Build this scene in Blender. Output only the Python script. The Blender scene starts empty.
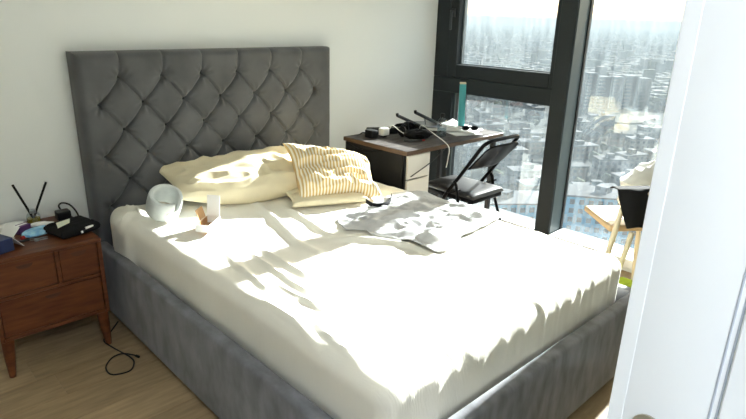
import bpy, bmesh, math, random
import numpy as np
from mathutils import Vector, Matrix
random.seed(7); RNG = np.random.RandomState(7)
S = bpy.context.scene
COL = S.collection
# ------------------------------------------------------------------ camera
CAM = np.array([-0.6698, -2.9614, 1.4982]); YAW, PITCH, ROLL, FPX = .767, .3278, .0267, 571.55
_f = np.array([math.sin(YAW)*math.cos(PITCH), math.cos(YAW)*math.cos(PITCH), -math.sin(PITCH)])
_r = np.array([math.cos(YAW), -math.sin(YAW), 0.]); _u = np.cross(_r, _f)
_r2 = _r*math.cos(ROLL)+_u*math.sin(ROLL); _u2 = -_r*math.sin(ROLL)+_u*math.cos(ROLL)
cd = bpy.data.cameras.new('camera'); cam = bpy.data.objects.new('camera', cd); COL.objects.link(cam)
cam.matrix_world = Matrix(((_r2[0], _u2[0], -_f[0], CAM[0]), (_r2[1], _u2[1], -_f[1], CAM[1]), (_r2[2], _u2[2], -_f[2], CAM[2]), (0, 0, 0, 1)))
cd.sensor_width = 36; cd.lens = 36*FPX/746; cd.clip_start = .02; cd.clip_end = 30000
S.camera = cam
# ------------------------------------------------------------------ sky, sun, exposure
SUN_D = Vector((-1, -.045, -.45)).normalized()
SKY_STRENGTH, SUN_STRENGTH, FILL_LAMP = .16, 13.0, 52.
w = bpy.data.worlds.new('world'); S.world = w; w.use_nodes = True
nt = w.node_tree; bg = nt.nodes['Background']; sky = nt.nodes.new('ShaderNodeTexSky')
sky.sky_type = 'NISHITA'; sky.sun_disc = False; sky.sun_elevation = math.asin(-SUN_D.z)
sky.sun_rotation = math.atan2(-SUN_D.x, -SUN_D.y); sky.altitude = 60; sky.dust_density = 2.5; sky.air_density = 1.0
nt.links.new(sky.outputs[0], bg.inputs[0]); bg.inputs[1].default_value = SKY_STRENGTH
sl = bpy.data.lights.new('sun', 'SUN'); sl.energy = SUN_STRENGTH; sl.angle = math.radians(.6); sl.color = (1, .98, .95)
so = bpy.data.objects.new('sun', sl); COL.objects.link(so); so.rotation_euler = SUN_D.to_track_quat('-Z', 'Y').to_euler(); so.location = (12, 0, 9)
S.view_settings.view_transform = 'Standard'; S.view_settings.look = 'None'; S.view_settings.gamma = 1
S.view_settings.exposure = 1.52; S.view_settings.use_curve_mapping = False
S.cycles.use_denoising = True; S.cycles.max_bounces = 12; S.cycles.diffuse_bounces = 8; S.cycles.transparent_max_bounces = 16
S.cycles.volume_bounces = 1; S.cycles.sample_clamp_indirect = 8; S.cycles.caustics_reflective = False
# ------------------------------------------------------------------ helpers
WL = {}
def px(x, y, X=None, Y=None, Z=None):
    v = _f+_r2*(x-373)/FPX-_u2*(y-209.5)/FPX
    t = (X-CAM[0])/v[0] if X is not None else (Y-CAM[1])/v[1] if Y is not None else (Z-CAM[2])/v[2]
    return CAM+t*v
def tag(o, label=None, cat=None, group=None, kind=None):
    if label: o['label'] = label
    if cat: o['category'] = cat
    if group: o['group'] = group
    if kind: o['kind'] = kind
    return o
def thing(name, loc, label, cat, group=None, kind=None):
    o = bpy.data.objects.new(name, None); COL.objects.link(o); o.location = loc; o.empty_display_size = .05
    WL[o] = np.array(loc, float); return tag(o, label, cat, group, kind)
def link(name, me, parent, loc=(0, 0, 0), rotz=0):
    o = bpy.data.objects.new(name, me); COL.objects.link(o)
    if parent: o.parent = parent; o.location = np.array(loc, float)-WL[parent]; WL[o] = np.array(loc, float)
    else: o.location = loc; WL[o] = np.array(loc, float)
    o.rotation_euler = (0, 0, rotz); return o
class MB:
    def __init__(s): s.v = []; s.f = []; s.n = 0; s.uv = None
    def add(s, v, f):
        v = np.asarray(v, float).reshape(-1, 3); s.v.append(v); s.f += [tuple(i+s.n for i in q) for q in f]; s.n += len(v); return s
    def box(s, x0, x1, y0, y1, z0, z1, b=0.):
        b = min(b, (x1-x0)*.49, (y1-y0)*.49, (z1-z0)*.49)
        if b <= 0:
            v = [(x, y, z) for x in (x0, x1) for y in (y0, y1) for z in (z0, z1)]
            return s.add(v, [(0, 1, 3, 2), (4, 6, 7, 5), (0, 4, 5, 1), (2, 3, 7, 6), (0, 2, 6, 4), (1, 5, 7, 3)])
        bm = bmesh.new(); bmesh.ops.create_cube(bm, size=1)
        for q in bm.verts: q.co = Vector((x0+(q.co.x+.5)*(x1-x0), y0+(q.co.y+.5)*(y1-y0), z0+(q.co.z+.5)*(z1-z0)))
        bmesh.ops.bevel(bm, geom=bm.edges[:], offset=b, segments=2 if b > .004 else 1, affect='EDGES', profile=.5)
        return s.bm(bm)
    def obox(s, c, ax, ay, az, sx, sy, sz, b=0.):
        t = MB().box(-sx/2, sx/2, -sy/2, sy/2, -sz/2, sz/2, b); R = np.stack([ax, ay, az]); 
        return s.add(np.concatenate(t.v)@R+np.asarray(c, float), t.f)
    def bm(s, bm):
        bm.verts.index_update(); v = [q.co[:] for q in bm.verts]; f = [tuple(q.index for q in a.verts) for a in bm.faces]; bm.free(); return s.add(v, f)
    def tube(s, path, r, n=8, closed=False, caps=True):
        P = [np.asarray(p, float) for p in path]; m = len(P); r = [r]*m if np.isscalar(r) else r
        T = []
        for i in range(m):
            a = P[(i-1) % m] if (closed or i > 0) else P[0]; b = P[(i+1) % m] if (closed or i < m-1) else P[-1]
            t = b-a; T.append(t/(np.linalg.norm(t)+1e-12))
        u = np.cross(T[0], [0, 0, 1.]); 
        if np.linalg.norm(u) < 1e-3: u = np.cross(T[0], [0, 1., 0])
        u /= np.linalg.norm(u); V = []
        for i in range(m):
            u = u-T[i]*(u@T[i]); u /= np.linalg.norm(u)+1e-12; k = np.cross(T[i], u)
            for j in range(n):
                a = 2*math.pi*j/n; V.append(P[i]+r[i]*(math.cos(a)*u+math.sin(a)*k))
        F = []
        for i in range(m if closed else m-1):
            for j in range(n):
                a, b = i*n+j, i*n+(j+1) % n; c, d = ((i+1) % m)*n+(j+1) % n, ((i+1) % m)*n+j; F.append((a, b, c, d))
        if caps and not closed: F += [tuple(range(n))[::-1], tuple((m-1)*n+j for j in range(n))]
        return s.add(V, F)
    def lathe(s, prof, n=20, c=(0, 0, 0)):
        V = []; F = []; m = len(prof)
        for r, z in prof:
            for j in range(n):
                a = 2*math.pi*j/n; V.append((c[0]+r*math.cos(a), c[1]+r*math.sin(a), c[2]+z))
        for i in range(m-1):
            for j in range(n): F.append((i*n+j, i*n+(j+1) % n, (i+1)*n+(j+1) % n, (i+1)*n+j))
        F += [tuple(range(n))[::-1], tuple((m-1)*n+j for j in range(n))]
        return s.add(V, F)
    def prism(s, poly, z0, z1):
        n = len(poly); V = [(x, y, z0) for x, y in poly]+[(x, y, z1) for x, y in poly]
        return s.add(V, [tuple(range(n))[::-1], tuple(range(n, 2*n))]+[(i, (i+1) % n, n+(i+1) % n, n+i) for i in range(n)])
    def grid(s, A):
        h, w_ = A.shape[:2]; I = np.arange(h*w_).reshape(h, w_)
        return s.add(A.reshape(-1, 3), np.stack([I[:-1, :-1], I[:-1, 1:], I[1:, 1:], I[1:, :-1]], -1).reshape(-1, 4).tolist())
    def mesh(s, name, mat, off=(0, 0, 0), smooth=True):
        me = bpy.data.meshes.new(name); V = np.concatenate(s.v)-np.asarray(off, float)
        me.from_pydata(V.tolist(), [], s.f); me.materials.append(mat)
        bm = bmesh.new(); bm.from_mesh(me); bmesh.ops.recalc_face_normals(bm, faces=bm.faces[:]); bm.to_mesh(me); bm.free()
        if s.uv is not None:
            l = me.uv_layers.new(name='uv'); idx = np.zeros(len(me.loops), int); me.loops.foreach_get('vertex_index', idx)
            l.data.foreach_set('uv', np.asarray(s.uv)[idx].astype(np.float32).ravel())
        if smooth:
            me.polygons.foreach_set('use_smooth', [True]*len(me.polygons))
            try: me.set_sharp_from_angle(angle=math.radians(38))
            except Exception: pass
        return me
    def build(s, name, mat, parent=None, smooth=True, label=None, cat=None, group=None, kind=None):
        if parent: off = WL[parent]
        else:
            V = np.concatenate(s.v); off = np.array([(V[:, 0].min()+V[:, 0].max())/2, (V[:, 1].min()+V[:, 1].max())/2, V[:, 2].min()])
        me = s.mesh(name, mat, off, smooth); o = bpy.data.objects.new(name, me); COL.objects.link(o)
        if parent: o.parent = parent; WL[o] = WL[parent]
        else: o.location = off; WL[o] = off
        return tag(o, label, cat, group, kind)
def fin(o, sol=0, sub=0, off=0):
    if sol: m = o.modifiers.new('s', 'SOLIDIFY'); m.thickness = sol; m.offset = off
    if sub: m = o.modifiers.new('d', 'SUBSURF'); m.levels = m.render_levels = sub
    return o
def spline(pts, n=8):
    P = np.asarray(pts, float); out = []
    for i in range(len(P)-1):
        a, b, c, d = P[max(i-1, 0)], P[i], P[i+1], P[min(i+2, len(P)-1)]
        for k in range(n):
            t = k/n; out.append(.5*((2*b)+(c-a)*t+(2*a-5*b+4*c-d)*t*t+(3*b-a-3*c+d)*t**3))
    out.append(P[-1]); return out
_T = RNG.rand(64, 64, 64)
def vnoise(x, y, z=0.):
    x, y, z = np.broadcast_arrays(np.asarray(x, float), np.asarray(y, float), np.asarray(z, float))
    xi, yi, zi = np.floor(x).astype(int), np.floor(y).astype(int), np.floor(z).astype(int); a, b, c = x-xi, y-yi, z-zi
    a, b, c = [t*t*(3-2*t) for t in (a, b, c)]; g = lambda i, j, k: _T[(xi+i) % 64, (yi+j) % 64, (zi+k) % 64]
    l = lambda p, q, t: p+(q-p)*t
    return 2*l(l(l(g(0, 0, 0), g(1, 0, 0), a), l(g(0, 1, 0), g(1, 1, 0), a), b), l(l(g(0, 0, 1), g(1, 0, 1), a), l(g(0, 1, 1), g(1, 1, 1), a), b), c)-1
def ridge(x, y, z=0.): return 1-2*np.abs(vnoise(x, y, z))
# ------------------------------------------------------------------ materials
MATS = {}
def mat(name, col, rough=.6, metal=0., var=0., vscale=6., bump=0., bscale=80., sheen=0., spec=.5, stretch=(1, 1, 1), trans=0., rnd=0., col2=None, coat=0., alpha=None):
    m = bpy.data.materials.new(name); m.use_nodes = True; t = m.node_tree; b = t.nodes['Principled BSDF']; MATS[name] = m
    b.inputs['Base Color'].default_value = (*col, 1); b.inputs['Roughness'].default_value = rough; b.inputs['Metallic'].default_value = metal
    b.inputs['Sheen Weight'].default_value = sheen; b.inputs['Specular IOR Level'].default_value = spec; b.inputs['Coat Weight'].default_value = coat
    b.inputs['Transmission Weight'].default_value = trans
    if var or bump:
        tc = t.nodes.new('ShaderNodeTexCoord'); mp = t.nodes.new('ShaderNodeMapping'); mp.inputs['Scale'].default_value = stretch
        t.links.new(tc.outputs['Object'], mp.inputs[0])
    out = None
    if var:
        n = t.nodes.new('ShaderNodeTexNoise'); n.inputs['Scale'].default_value = vscale; n.inputs['Detail'].default_value = 6
        t.links.new(mp.outputs[0], n.inputs[0]); r = t.nodes.new('ShaderNodeValToRGB'); t.links.new(n.outputs[0], r.inputs[0])
        c2 = col2 or tuple(min(1, c*(1+var)) for c in col); c1 = col if col2 else tuple(c*(1-var) for c in col)
        r.color_ramp.elements[0].position = .32; r.color_ramp.elements[1].position = .68
        r.color_ramp.elements[0].color = (*c1, 1); r.color_ramp.elements[1].color = (*c2, 1); out = r.outputs[0]
    if rnd:
        oi = t.nodes.new('ShaderNodeObjectInfo'); mr = t.nodes.new('ShaderNodeMapRange'); t.links.new(oi.outputs['Random'], mr.inputs[0])
        mr.inputs[3].default_value = 1-rnd; mr.inputs[4].default_value = 1+rnd; hs = t.nodes.new('ShaderNodeHueSaturation'); t.links.new(mr.outputs[0], hs.inputs['Value'])
        if out: t.links.new(out, hs.inputs['Color'])
        else: hs.inputs['Color'].default_value = (*col, 1)
        out = hs.outputs[0]
    if out: t.links.new(out, b.inputs['Base Color'])
    if bump:
        n2 = t.nodes.new('ShaderNodeTexNoise'); n2.inputs['Scale'].default_value = bscale; n2.inputs['Detail'].default_value = 3; t.links.new(mp.outputs[0], n2.inputs[0])
        bp = t.nodes.new('ShaderNodeBump'); bp.inputs['Strength'].default_value = bump; bp.inputs['Distance'].default_value = .004
        t.links.new(n2.outputs[0], bp.inputs['Height']); t.links.new(bp.outputs[0], b.inputs['Normal'])
    return m
wall_m = mat('wall_paint', (.81, .835, .835), .85, bump=.05, bscale=140, spec=.2)
ceil_m = mat('ceiling_paint', (.88, .88, .86), .9)
gloss_white = mat('white_gloss_paint', (.86, .87, .88), .35)
velvet = mat('grey_velvet', (.10, .102, .108), .75, var=.22, vscale=5, sheen=.2, bump=.12, bscale=160, spec=.25, stretch=(1, 1, 1))
velvet_rail = mat('grey_velvet_brushed', (.165, .168, .185), .75, var=.28, vscale=13, sheen=.15, bump=.1, bscale=160, spec=.25, stretch=(1.6, 1.0, .55))
button_shade_m = mat('button_pit_shade', (.03, .03, .033), .8, sheen=.3)  # shade of the tufting pits painted into the near-black button colour
black_wood = mat('black_foot', (.02, .02, .02), .5)
walnut = mat('walnut_veneer', (.082, .023, .008), .42, var=.4, vscale=7, bump=.03, bscale=60, stretch=(1.2, 6, 9), col2=(.155, .05, .016), spec=.4)
walnut_dark = mat('walnut_edge', (.075, .026, .011), .45, var=.3, vscale=8, stretch=(1, 1, 8))
void_m = mat('dark_gap', (.01, .007, .005), .9)
frame_m = mat('anthracite_frame', (.02, .025, .028), .5, spec=.25)
frame_lit = mat('frame_lit_side', (.055, .075, .078), .4)  # lighter copy of the frame colour, painting light on side faces and reveals
handle_m = mat('dark_metal', (.08, .085, .09), .35, metal=.8)
plank_m = mat('oak_plank', (.34, .245, .14), .45, var=.2, vscale=5, stretch=(1.1, 9, 1), bump=.02, bscale=50, rnd=.12, spec=.4)
cream_pillow = mat('cream_cotton', (.80, .71, .50), .85, var=.05, vscale=10, bump=.12, bscale=260, sheen=.2, spec=.1)
grey_tee = mat('light_grey_jersey', (.54, .54, .545), .9, var=.08, vscale=30, bump=.15, bscale=300, spec=.1)
black_fabric = mat('black_fabric', (.012, .012, .013), .85, spec=.15)
black_plastic = mat('black_plastic', (.009, .009, .010), .45, spec=.3)
seat_vinyl = mat('seat_vinyl', (.014, .014, .015), .42, var=.2, bump=.15, bscale=25, spec=.55)
black_gloss = mat('black_gloss_paint', (.007, .007, .008), .32, spec=.05)
vinyl = mat('black_vinyl', (.012, .012, .013), .38, var=.2, bump=.08, bscale=40, spec=.12)
desk_top_m = mat('dark_wood_top', (.028, .02, .017), .55, var=.28, vscale=13, stretch=(1, 3, 1), spec=.25, col2=(.11, .10, .095))
desk_edge_m = mat('brown_edge', (.085, .045, .022), .5, var=.3, vscale=12, stretch=(1, 1, 8))
white_lam = mat('white_laminate', (.72, .71, .67), .45)
white_plastic = mat('white_plastic', (.82, .81, .77), .4)
paper_m = mat('paper', (.80, .80, .78), .8)
teal_m = mat('teal_card', (.055, .32, .34), .5)
tan_m = mat('tan_cork', (.62, .48, .33), .7)
silver_m = mat('brushed_silver', (.42, .43, .45), .35, metal=.9)
steel_m = mat('satin_nickel', (.62, .58, .5), .35, metal=.9)
red_m = mat('red_plastic', (.45, .03, .03), .4)
navy_m = mat('navy_card', (.012, .025, .09), .5)
blue_m = mat('light_blue_foil', (.12, .38, .72), .35, var=.5, vscale=30, col2=(.45, .75, .85))
purple_m = mat('purple_card', (.10, .035, .14), .5)
amber_m = mat('amber_oil', (.35, .27, .05), .15, spec=.6)
print_m = mat('pale_print', (.62, .72, .62), .5, var=.3, vscale=40, col2=(.75, .72, .52))
kraft_m = mat('brown_card', (.46, .27, .12), .7)
grey_foam = mat('grey_white_foam', (.56, .60, .60), .55, var=.08, vscale=20, bump=.1, bscale=40)
pine_m = mat('pale_pine', (.72, .52, .30), .5, var=.12, vscale=6, stretch=(1, 1, 6))
pine_leg = mat('pale_birch', (.72, .64, .48), .5, var=.1, vscale=6, stretch=(6, 6, 1))
white_cotton = mat('white_cotton', (.80, .79, .74), .9, bump=.1, bscale=200, sheen=.2)
green_m = mat('yellow_green_fabric', (.34, .42, .03), .9)
beige_fab = mat('beige_fabric', (.60, .56, .46), .9, bump=.15, bscale=200)
def bumpwave(m, scale, strength, dist, coord='Object', rot=(0, 0, 0), distort=1.5):
    t = m.node_tree; b = t.nodes['Principled BSDF']; tc = t.nodes.new('ShaderNodeTexCoord'); mp = t.nodes.new('ShaderNodeMapping'); mp.inputs['Rotation'].default_value = rot
    wv = t.nodes.new('ShaderNodeTexWave'); wv.inputs['Scale'].default_value = scale; wv.inputs['Distortion'].default_value = distort; wv.inputs['Detail'].default_value = 1
    wv.inputs['Detail Scale'].default_value = .3
    t.links.new(tc.outputs[coord], mp.inputs[0]); t.links.new(mp.outputs[0], wv.inputs[0])
    bp = t.nodes.new('ShaderNodeBump'); bp.inputs['Strength'].default_value = strength; bp.inputs['Distance'].default_value = dist
    t.links.new(wv.outputs['Fac'], bp.inputs['Height']); t.links.new(bp.outputs[0], b.inputs['Normal']); return m
sheet_m = bumpwave(mat('cream_ribbed_sheet', (.84, .81, .725), .9, var=.03, vscale=4, sheen=.15, spec=.1), 95, .4, .002, rot=(0, 0, 1.05), distort=6)
def striped():
    m = mat('yellow_stripe_cotton', (.8, .7, .45), .85, sheen=.2, spec=.1); t = m.node_tree; b = t.nodes['Principled BSDF']
    uv = t.nodes.new('ShaderNodeUVMap'); sp = t.nodes.new('ShaderNodeSeparateXYZ'); t.links.new(uv.outputs[0], sp.inputs[0])
    mu = t.nodes.new('ShaderNodeMath'); mu.operation = 'MULTIPLY'; mu.inputs[1].default_value = 26; t.links.new(sp.outputs[0], mu.inputs[0])
    fr = t.nodes.new('ShaderNodeMath'); fr.operation = 'PINGPONG'; fr.inputs[1].default_value = .5; t.links.new(mu.outputs[0], fr.inputs[0])
    r = t.nodes.new('ShaderNodeValToRGB'); r.color_ramp.elements[0].position = .22; r.color_ramp.elements[1].position = .3
    r.color_ramp.elements[0].color = (.62, .42, .16, 1); r.color_ramp.elements[1].color = (.85, .80, .66, 1)
    t.links.new(fr.outputs[0], r.inputs[0]); t.links.new(r.outputs[0], b.inputs['Base Color']); return m
stripe_m = striped()
def glass_mat(name, dirt, tint=(1, 1, 1), gl=.05):
    m = bpy.data.materials.new(name); m.use_nodes = True; t = m.node_tree; t.nodes.clear(); N = t.nodes.new; L = t.links.new
    o = N('ShaderNodeOutputMaterial'); tr = N('ShaderNodeBsdfTransparent'); tr.inputs[0].default_value = (*tint, 1)
    g = N('ShaderNodeBsdfGlossy'); g.inputs['Roughness'].default_value = .02; mx = N('ShaderNodeMixShader'); mx.inputs[0].default_value = gl
    L(tr.outputs[0], mx.inputs[1]); L(g.outputs[0], mx.inputs[2]); last = mx
    if dirt:
        tl = N('ShaderNodeBsdfTranslucent'); tl.inputs[0].default_value = (.78, .92, .97, 1)
        tc = N('ShaderNodeTexCoord'); mp = N('ShaderNodeMapping'); mp.inputs['Scale'].default_value = (1, 9, 1.2); no = N('ShaderNodeTexNoise'); no.inputs['Scale'].default_value = 4; no.inputs['Detail'].default_value = 5
        L(tc.outputs['Object'], mp.inputs[0]); L(mp.outputs[0], no.inputs[0]); mr = N('ShaderNodeMapRange'); mr.inputs[1].default_value = .3; mr.inputs[2].default_value = .75
        mr.inputs[3].default_value = dirt*.45; mr.inputs[4].default_value = dirt*1.6; L(no.outputs[0], mr.inputs[0])
        m2 = N('ShaderNodeMixShader'); L(mr.outputs[0], m2.inputs[0]); L(mx.outputs[0], m2.inputs[1]); L(tl.outputs[0], m2.inputs[2]); last = m2
    L(last.outputs[0], o.inputs[0]); return m
pane_m = glass_mat('window_glass', .014, (.93, .97, .97))
bottle_m = glass_mat('clear_bottle', 0, (.86, .9, .92), .12)
# ------------------------------------------------------------------ room shell
XL, XR, YF, ZC = -1.35, 2.80, -2.73, 2.45          # left wall, window wall inner face, front wall inner face, ceiling
YH = -4.6                                          # far end of the hall the camera stands in
HEAD = 1.84                                        # unseen window head, set low so the lintel blocks sun
STR = dict(kind='structure')
fl = thing('floor', (0, 0, 0), 'light oak plank floor running under the bed and nightstand', 'floor', **STR)
MB().box(XL-.1, 3.05, YH-.1, .1, -.12, -.012).build('subfloor', void_m, fl, False)
pw = .18; rowi = 0; y = .02
meshes = {}
while y > YH:
    x = XL-.0-random.random()*.9; 
    while x < 2.98:
        L = random.choice((1.2, 1.5, 1.8)); a = max(x, XL); b = min(x+L, 2.98)
        if b-a > .05:
            key = round(b-a, 3)
            if key not in meshes: meshes[key] = MB().box(-key/2, key/2, -pw/2+.001, pw/2-.001, -.012, 0, .0012).mesh('plank', plank_m, smooth=False)
            link('plank', meshes[key], fl, ((a+b)/2+random.uniform(-.0003, .0003), y-pw/2, 0))
        x += L
    y -= pw
def struct(name, mb, m, label, cat): return mb.build(name, m, None, False, label, cat, kind='structure')
struct('wall_back', MB().box(XL-.1, 3.05, 0, .12, -.12, ZC), wall_m, 'plain off white wall behind the grey headboard', 'wall')
struct('wall_left', MB().box(XL-.12, XL, YF, 0, -.12, ZC).box(XL-.12, XL, YH, YF, -.12, .25).box(XL-.12, XL, YH, YF, 2.3, ZC), wall_m, 'plain off white wall on the nightstand side', 'wall')
struct('wall_front', MB().box(XL, -.93, YF-.15, YF, -.12, ZC).box(.04, 3.05, YF-.15, YF, -.12, ZC).box(-.93, .04, YF-.15, YF, 2.08, ZC), wall_m, 'wall holding the white door jamb', 'wall')
struct('wall_hall', MB().box(XL, 1.5, YH-.12, YH, -.12, ZC).box(1.4, 1.5, YH, YF-.15, -.12, ZC), wall_m, 'off white hall wall outside the bedroom door', 'wall')
struct('wall_right', MB().box(XR, 3.05, YF-.15, 0, HEAD, ZC).box(XR, 3.05, YF-.15, 0, -.12, .03), wall_m, 'strip of wall below the big window and unseen sun blocking lintel above', 'wall')
struct('ceiling', MB().box(XL-.12, 3.05, YH-.12, .12, ZC, ZC+.1), ceil_m, 'flat white ceiling', 'ceiling')
# window wall ------------------------------------------------------
GX = 2.95                                          # outer glass line
ML0, ML1 = -1.018, -1.128                          # mullion
w1 = thing('window_1', (XR, -.6, 1.07), 'upper opening window sash with dark frame and lever handle', 'window', **STR)
f1 = MB(); f1.box(XR, GX+.05, -.13, .0, 1.0685, HEAD, .003); f1.box(XR, GX+.05, ML0, -.13, HEAD-.05, HEAD, .003)
f1.build('frame', frame_m, w1)
sa = MB(); SX0, SX1 = 2.805, 2.90
sa.box(SX0, SX1, -.205, -.125, 1.0685, HEAD-.045, .004).box(SX0, SX1, ML0, -.985, 1.0685, HEAD-.045, .004).box(SX0, SX1, -.985, -.205, 1.0685, 1.165, .004).box(SX0, SX1, -.985, -.205, HEAD-.1, HEAD-.045, .004)
sa.build('sash_frame', frame_m, w1)
MB().box(2.868, 2.872, -.985, -.205, 1.165, HEAD-.1).build('pane', pane_m, w1, False)
MB().box(2.855, 2.866, -.985, -.205, 1.165, 1.172).box(2.855, 2.866, -.213, -.205, 1.172, HEAD-.1).build('glazing_bead', frame_lit, w1, False)
hd = MB(); hd.box(2.79, 2.806, -.175, -.145, 1.50, 1.56, .004).box(2.765, 2.80, -.165, -.151, 1.53, 1.547, .004).box(2.765, 2.778, -.168, -.148, 1.41, 1.547, .005)
hd.build('handle', handle_m, w1, label='dark lever handle')
w2 = thing('window_2', (XR, -.6, .05), 'lower fixed window pane below the dark transom behind the desk', 'window', **STR)
MB().box(XR, GX+.05, ML0, 0, .957, 1.0675, .003).build('transom', frame_m, w2)
MB().box(XR, GX+.05, -.19, 0, .03, .957, .003).box(XR+.02, GX+.05, ML0, -.19, .03, .09, .003).build('frame', frame_m, w2)
MB().box(XR+.03, XR+.045, -.20, -.19, .09, .957).build('glazing_bead', frame_lit, w2, False)
MB().box(GX-.07, GX-.066, ML0, -.19, .09, .957).build('pane', pane_m, w2, False)
YR = -2.045                                        # right edge of the tall pane
w3 = thing('window_3', (XR, -1.9, .05), 'tall fixed window pane right of the mullion with city view', 'window', **STR)
MB().box(GX, GX+.05, YR, ML1-.005, .03, .085, .003).box(XR+.02, GX+.05, YR, ML1-.005, HEAD-.05, HEAD, .003).build('frame', frame_m, w3)
MB().box(GX+.01, GX+.014, YR, ML1, .085, HEAD-.05).build('pane', pane_m, w3, False)
w4 = thing('window_4', (XR, -2.4, .05), 'window bay behind the sun blocking curtain at room end', 'window', **STR)
MB().box(GX, GX+.05, YF, YR-.11, .03, .085, .003).box(XR, GX+.05, YF, YF+.05, .03, HEAD, .003).box(XR+.02, GX+.05, YF+.05, YR-.11, HEAD-.05, HEAD, .003).build('frame', frame_m, w4)
MB().box(GX+.01, GX+.014, YF+.05, YR-.11, .085, HEAD-.05).build('pane', pane_m, w4, False)
struct('trim_3', MB().box(XR-.005, GX+.05, YR-.11, YR, .03, HEAD, .003), frame_m, 'second dark mullion near the front wall', 'mullion')
cu, cv = np.meshgrid(np.linspace(0, 1, 60), np.linspace(0, 1, 4)); CA = np.stack([XR-.05+.022*np.sin(cu*45), YR-.16+cu*(YF+.02-YR+.16), .02+cv*1.95], -1)
t1 = thing('trim_1', (XR, -1.07, 0), 'dark vertical mullion between the two windows', 'mullion', **STR)
MB().box(XR-.005, GX+.05, ML1, ML0, .03, HEAD, .003).build('post', frame_m, t1)
MB().box(XR+.008, GX-.01, ML1-.004, ML1-.0005, .03, HEAD, 0).build('lit_side_strip', frame_lit, t1, False, label='mullion side with light painted in grey green')
MB().box(GX-.01, GX+.01, ML1-.012, ML1-.0005, .085, HEAD).build('gasket', black_plastic, t1, False)
struct('trim_2', MB().box(XR-.02, GX+.006, YR, ML1-.006, .03, .088, .004).box(XR-.02, GX-.075, ML0+.001, -.195, .03, .093, .004), gloss_white, 'low sill under the panes with sunlight painted white', 'sill')  # white covers the dark bottom frame in place of sun falling on it
fin(MB().grid(CA).build('added_curtain', mat('added_curtain_beige', (.45, .42, .37), .9), None, label='beige curtain put in to block sun at the end window bay', cat='added_curtain'), .003)  # unseen curtain added to keep sun off the floor by the bed foot
# door jamb ----------------------------------------------------------
dj = thing('door_1', (0, YF-.08, 0), 'white door jamb with metal strike plate at the room entrance', 'door frame', **STR)
JX = 0.
MB().box(JX, JX+.04, YF-.155, YF+.005, 0, 2.04, .006).build('jamb', gloss_white, dj)
MB().box(JX+.022, JX+.10, YF, YF+.012, 0, 2.1, .004).build('architrave', gloss_white, dj)
MB().box(JX-.0006, JX+.004, YF-.0145, YF+.0045, 0, 2.04, .001).build('edge_bead', gloss_white, dj)
MB().box(JX-.004, JX+.002, YF-.148, YF-.116, 0, 2.02, .002).build('stop', gloss_white, dj)
MB().box(JX-.001, JX+.001, YF-.1085, YF-.106, 0, 2.02, .0005).box(JX-.001, JX+.001, YF-.1155, YF-.113, 0, 2.02, .0005).build('seal_groove', mat('grey_seal', (.45, .48, .54), .5), dj)
MB().box(-.93-.0, -.89, YF-.155, YF+.005, 0, 2.04, .006).build('jamb', gloss_white, dj)
MB().box(-.89, JX, YF-.155, YF+.005, 2.04, 2.08, .004).build('head', gloss_white, dj)
sp = MB(); prof = [(-.028+.0, -.045)]
out = [(YF-.047+.020*math.cos(a), 1.012+.02*math.sin(a)) for a in np.linspace(0, math.pi, 13)]+[(YF-.067, .93), (YF-.027, .93)]
n = len(out); sp.add([(JX-.0025, a, b) for a, b in out]+[(JX+.001, a, b) for a, b in out], [tuple(range(n)), tuple(range(n, 2*n))[::-1]]+[(i, (i+1) % n, n+(i+1) % n, n+i) for i in range(n)])
spo = sp.build('strike_plate', steel_m, dj, label='satin metal strike plate')
MB().box(JX-.0035, JX+.001, YF-.055, YF-.042, .955, 1.01, .001).build('latch_hole_shade', void_m, spo)  # dark block painted in place of the shade inside the hole
hl = thing('fill_lamp', (-.75, -3.6, ZC), 'unseen round ceiling lamp added in the hall as fill light', 'lamp')  # unseen lamp added as fill light for the jamb, side rail and nightstand
MB().lathe([(.16, -.02), (.16, 0), (0, 0)], 28, (-.75, -3.6, ZC)).build('base', gloss_white, hl)
em = bpy.data.materials.new('fill_lamp_glow'); em.use_nodes = True; em.node_tree.nodes['Principled BSDF'].inputs['Emission Color'].default_value = (.9, .95, 1, 1); em.node_tree.nodes['Principled BSDF'].inputs['Emission Strength'].default_value = FILL_LAMP
MB().lathe([(0, -.09), (.08, -.085), (.13, -.06), (.15, -.02), (0, -.019)], 28, (-.75, -3.6, ZC)).build('shade', em, hl)
# ------------------------------------------------------------------ bed
BX0, BX1, BYF, RH, RT = .1665, 1.7585, -2.173, .387, .055
bed = thing('bed', (.96, -1.1, 0), 'grey velvet upholstered bed with deep buttoned headboard', 'bed')
HX0, HX1, HZ, HT = .182, 1.696, 1.304, .105
# tufted front as a height field
nx, nz = 300, 200
gx = np.linspace(HX0, HX1, nx); gz = np.linspace(.28, HZ, nz); X, Z = np.meshgrid(gx, gz)
btn = []
for r_ in range(7):
    zz = 1.183-.1275*r_; x0 = .386 if r_ % 2 == 0 else .278; k = 6 if r_ % 2 == 0 else 7
    btn += [(x0+.2165*i, zz, r_) for i in range(k)]
segs = []
for i, a in enumerate(btn):
    for b in btn[i+1:]:
        if b[2]-a[2] == 1 and abs(abs(a[0]-b[0])-.108) < .01: segs.append((a[0], a[1], b[0], b[1], 1.))
    if a[2] == 0: segs.append((a[0], a[1], a[0]+.004, HZ+.02, .75))
dmin = np.full(X.shape, 9.)
for (xa, za, xb, zb, k) in segs:
    L2 = (xb-xa)**2+(zb-za)**2; t = np.clip(((X-xa)*(xb-xa)+(Z-za)*(zb-za))/L2, 0, 1)
    dd = np.hypot(X-xa-t*(xb-xa), Z-za-t*(zb-za))/k; dmin = np.minimum(dmin, dd)
bmin = np.full(X.shape, 9.)
for (xa, za, _) in btn: bmin = np.minimum(bmin, np.hypot(X-xa, Z-za))
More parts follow.
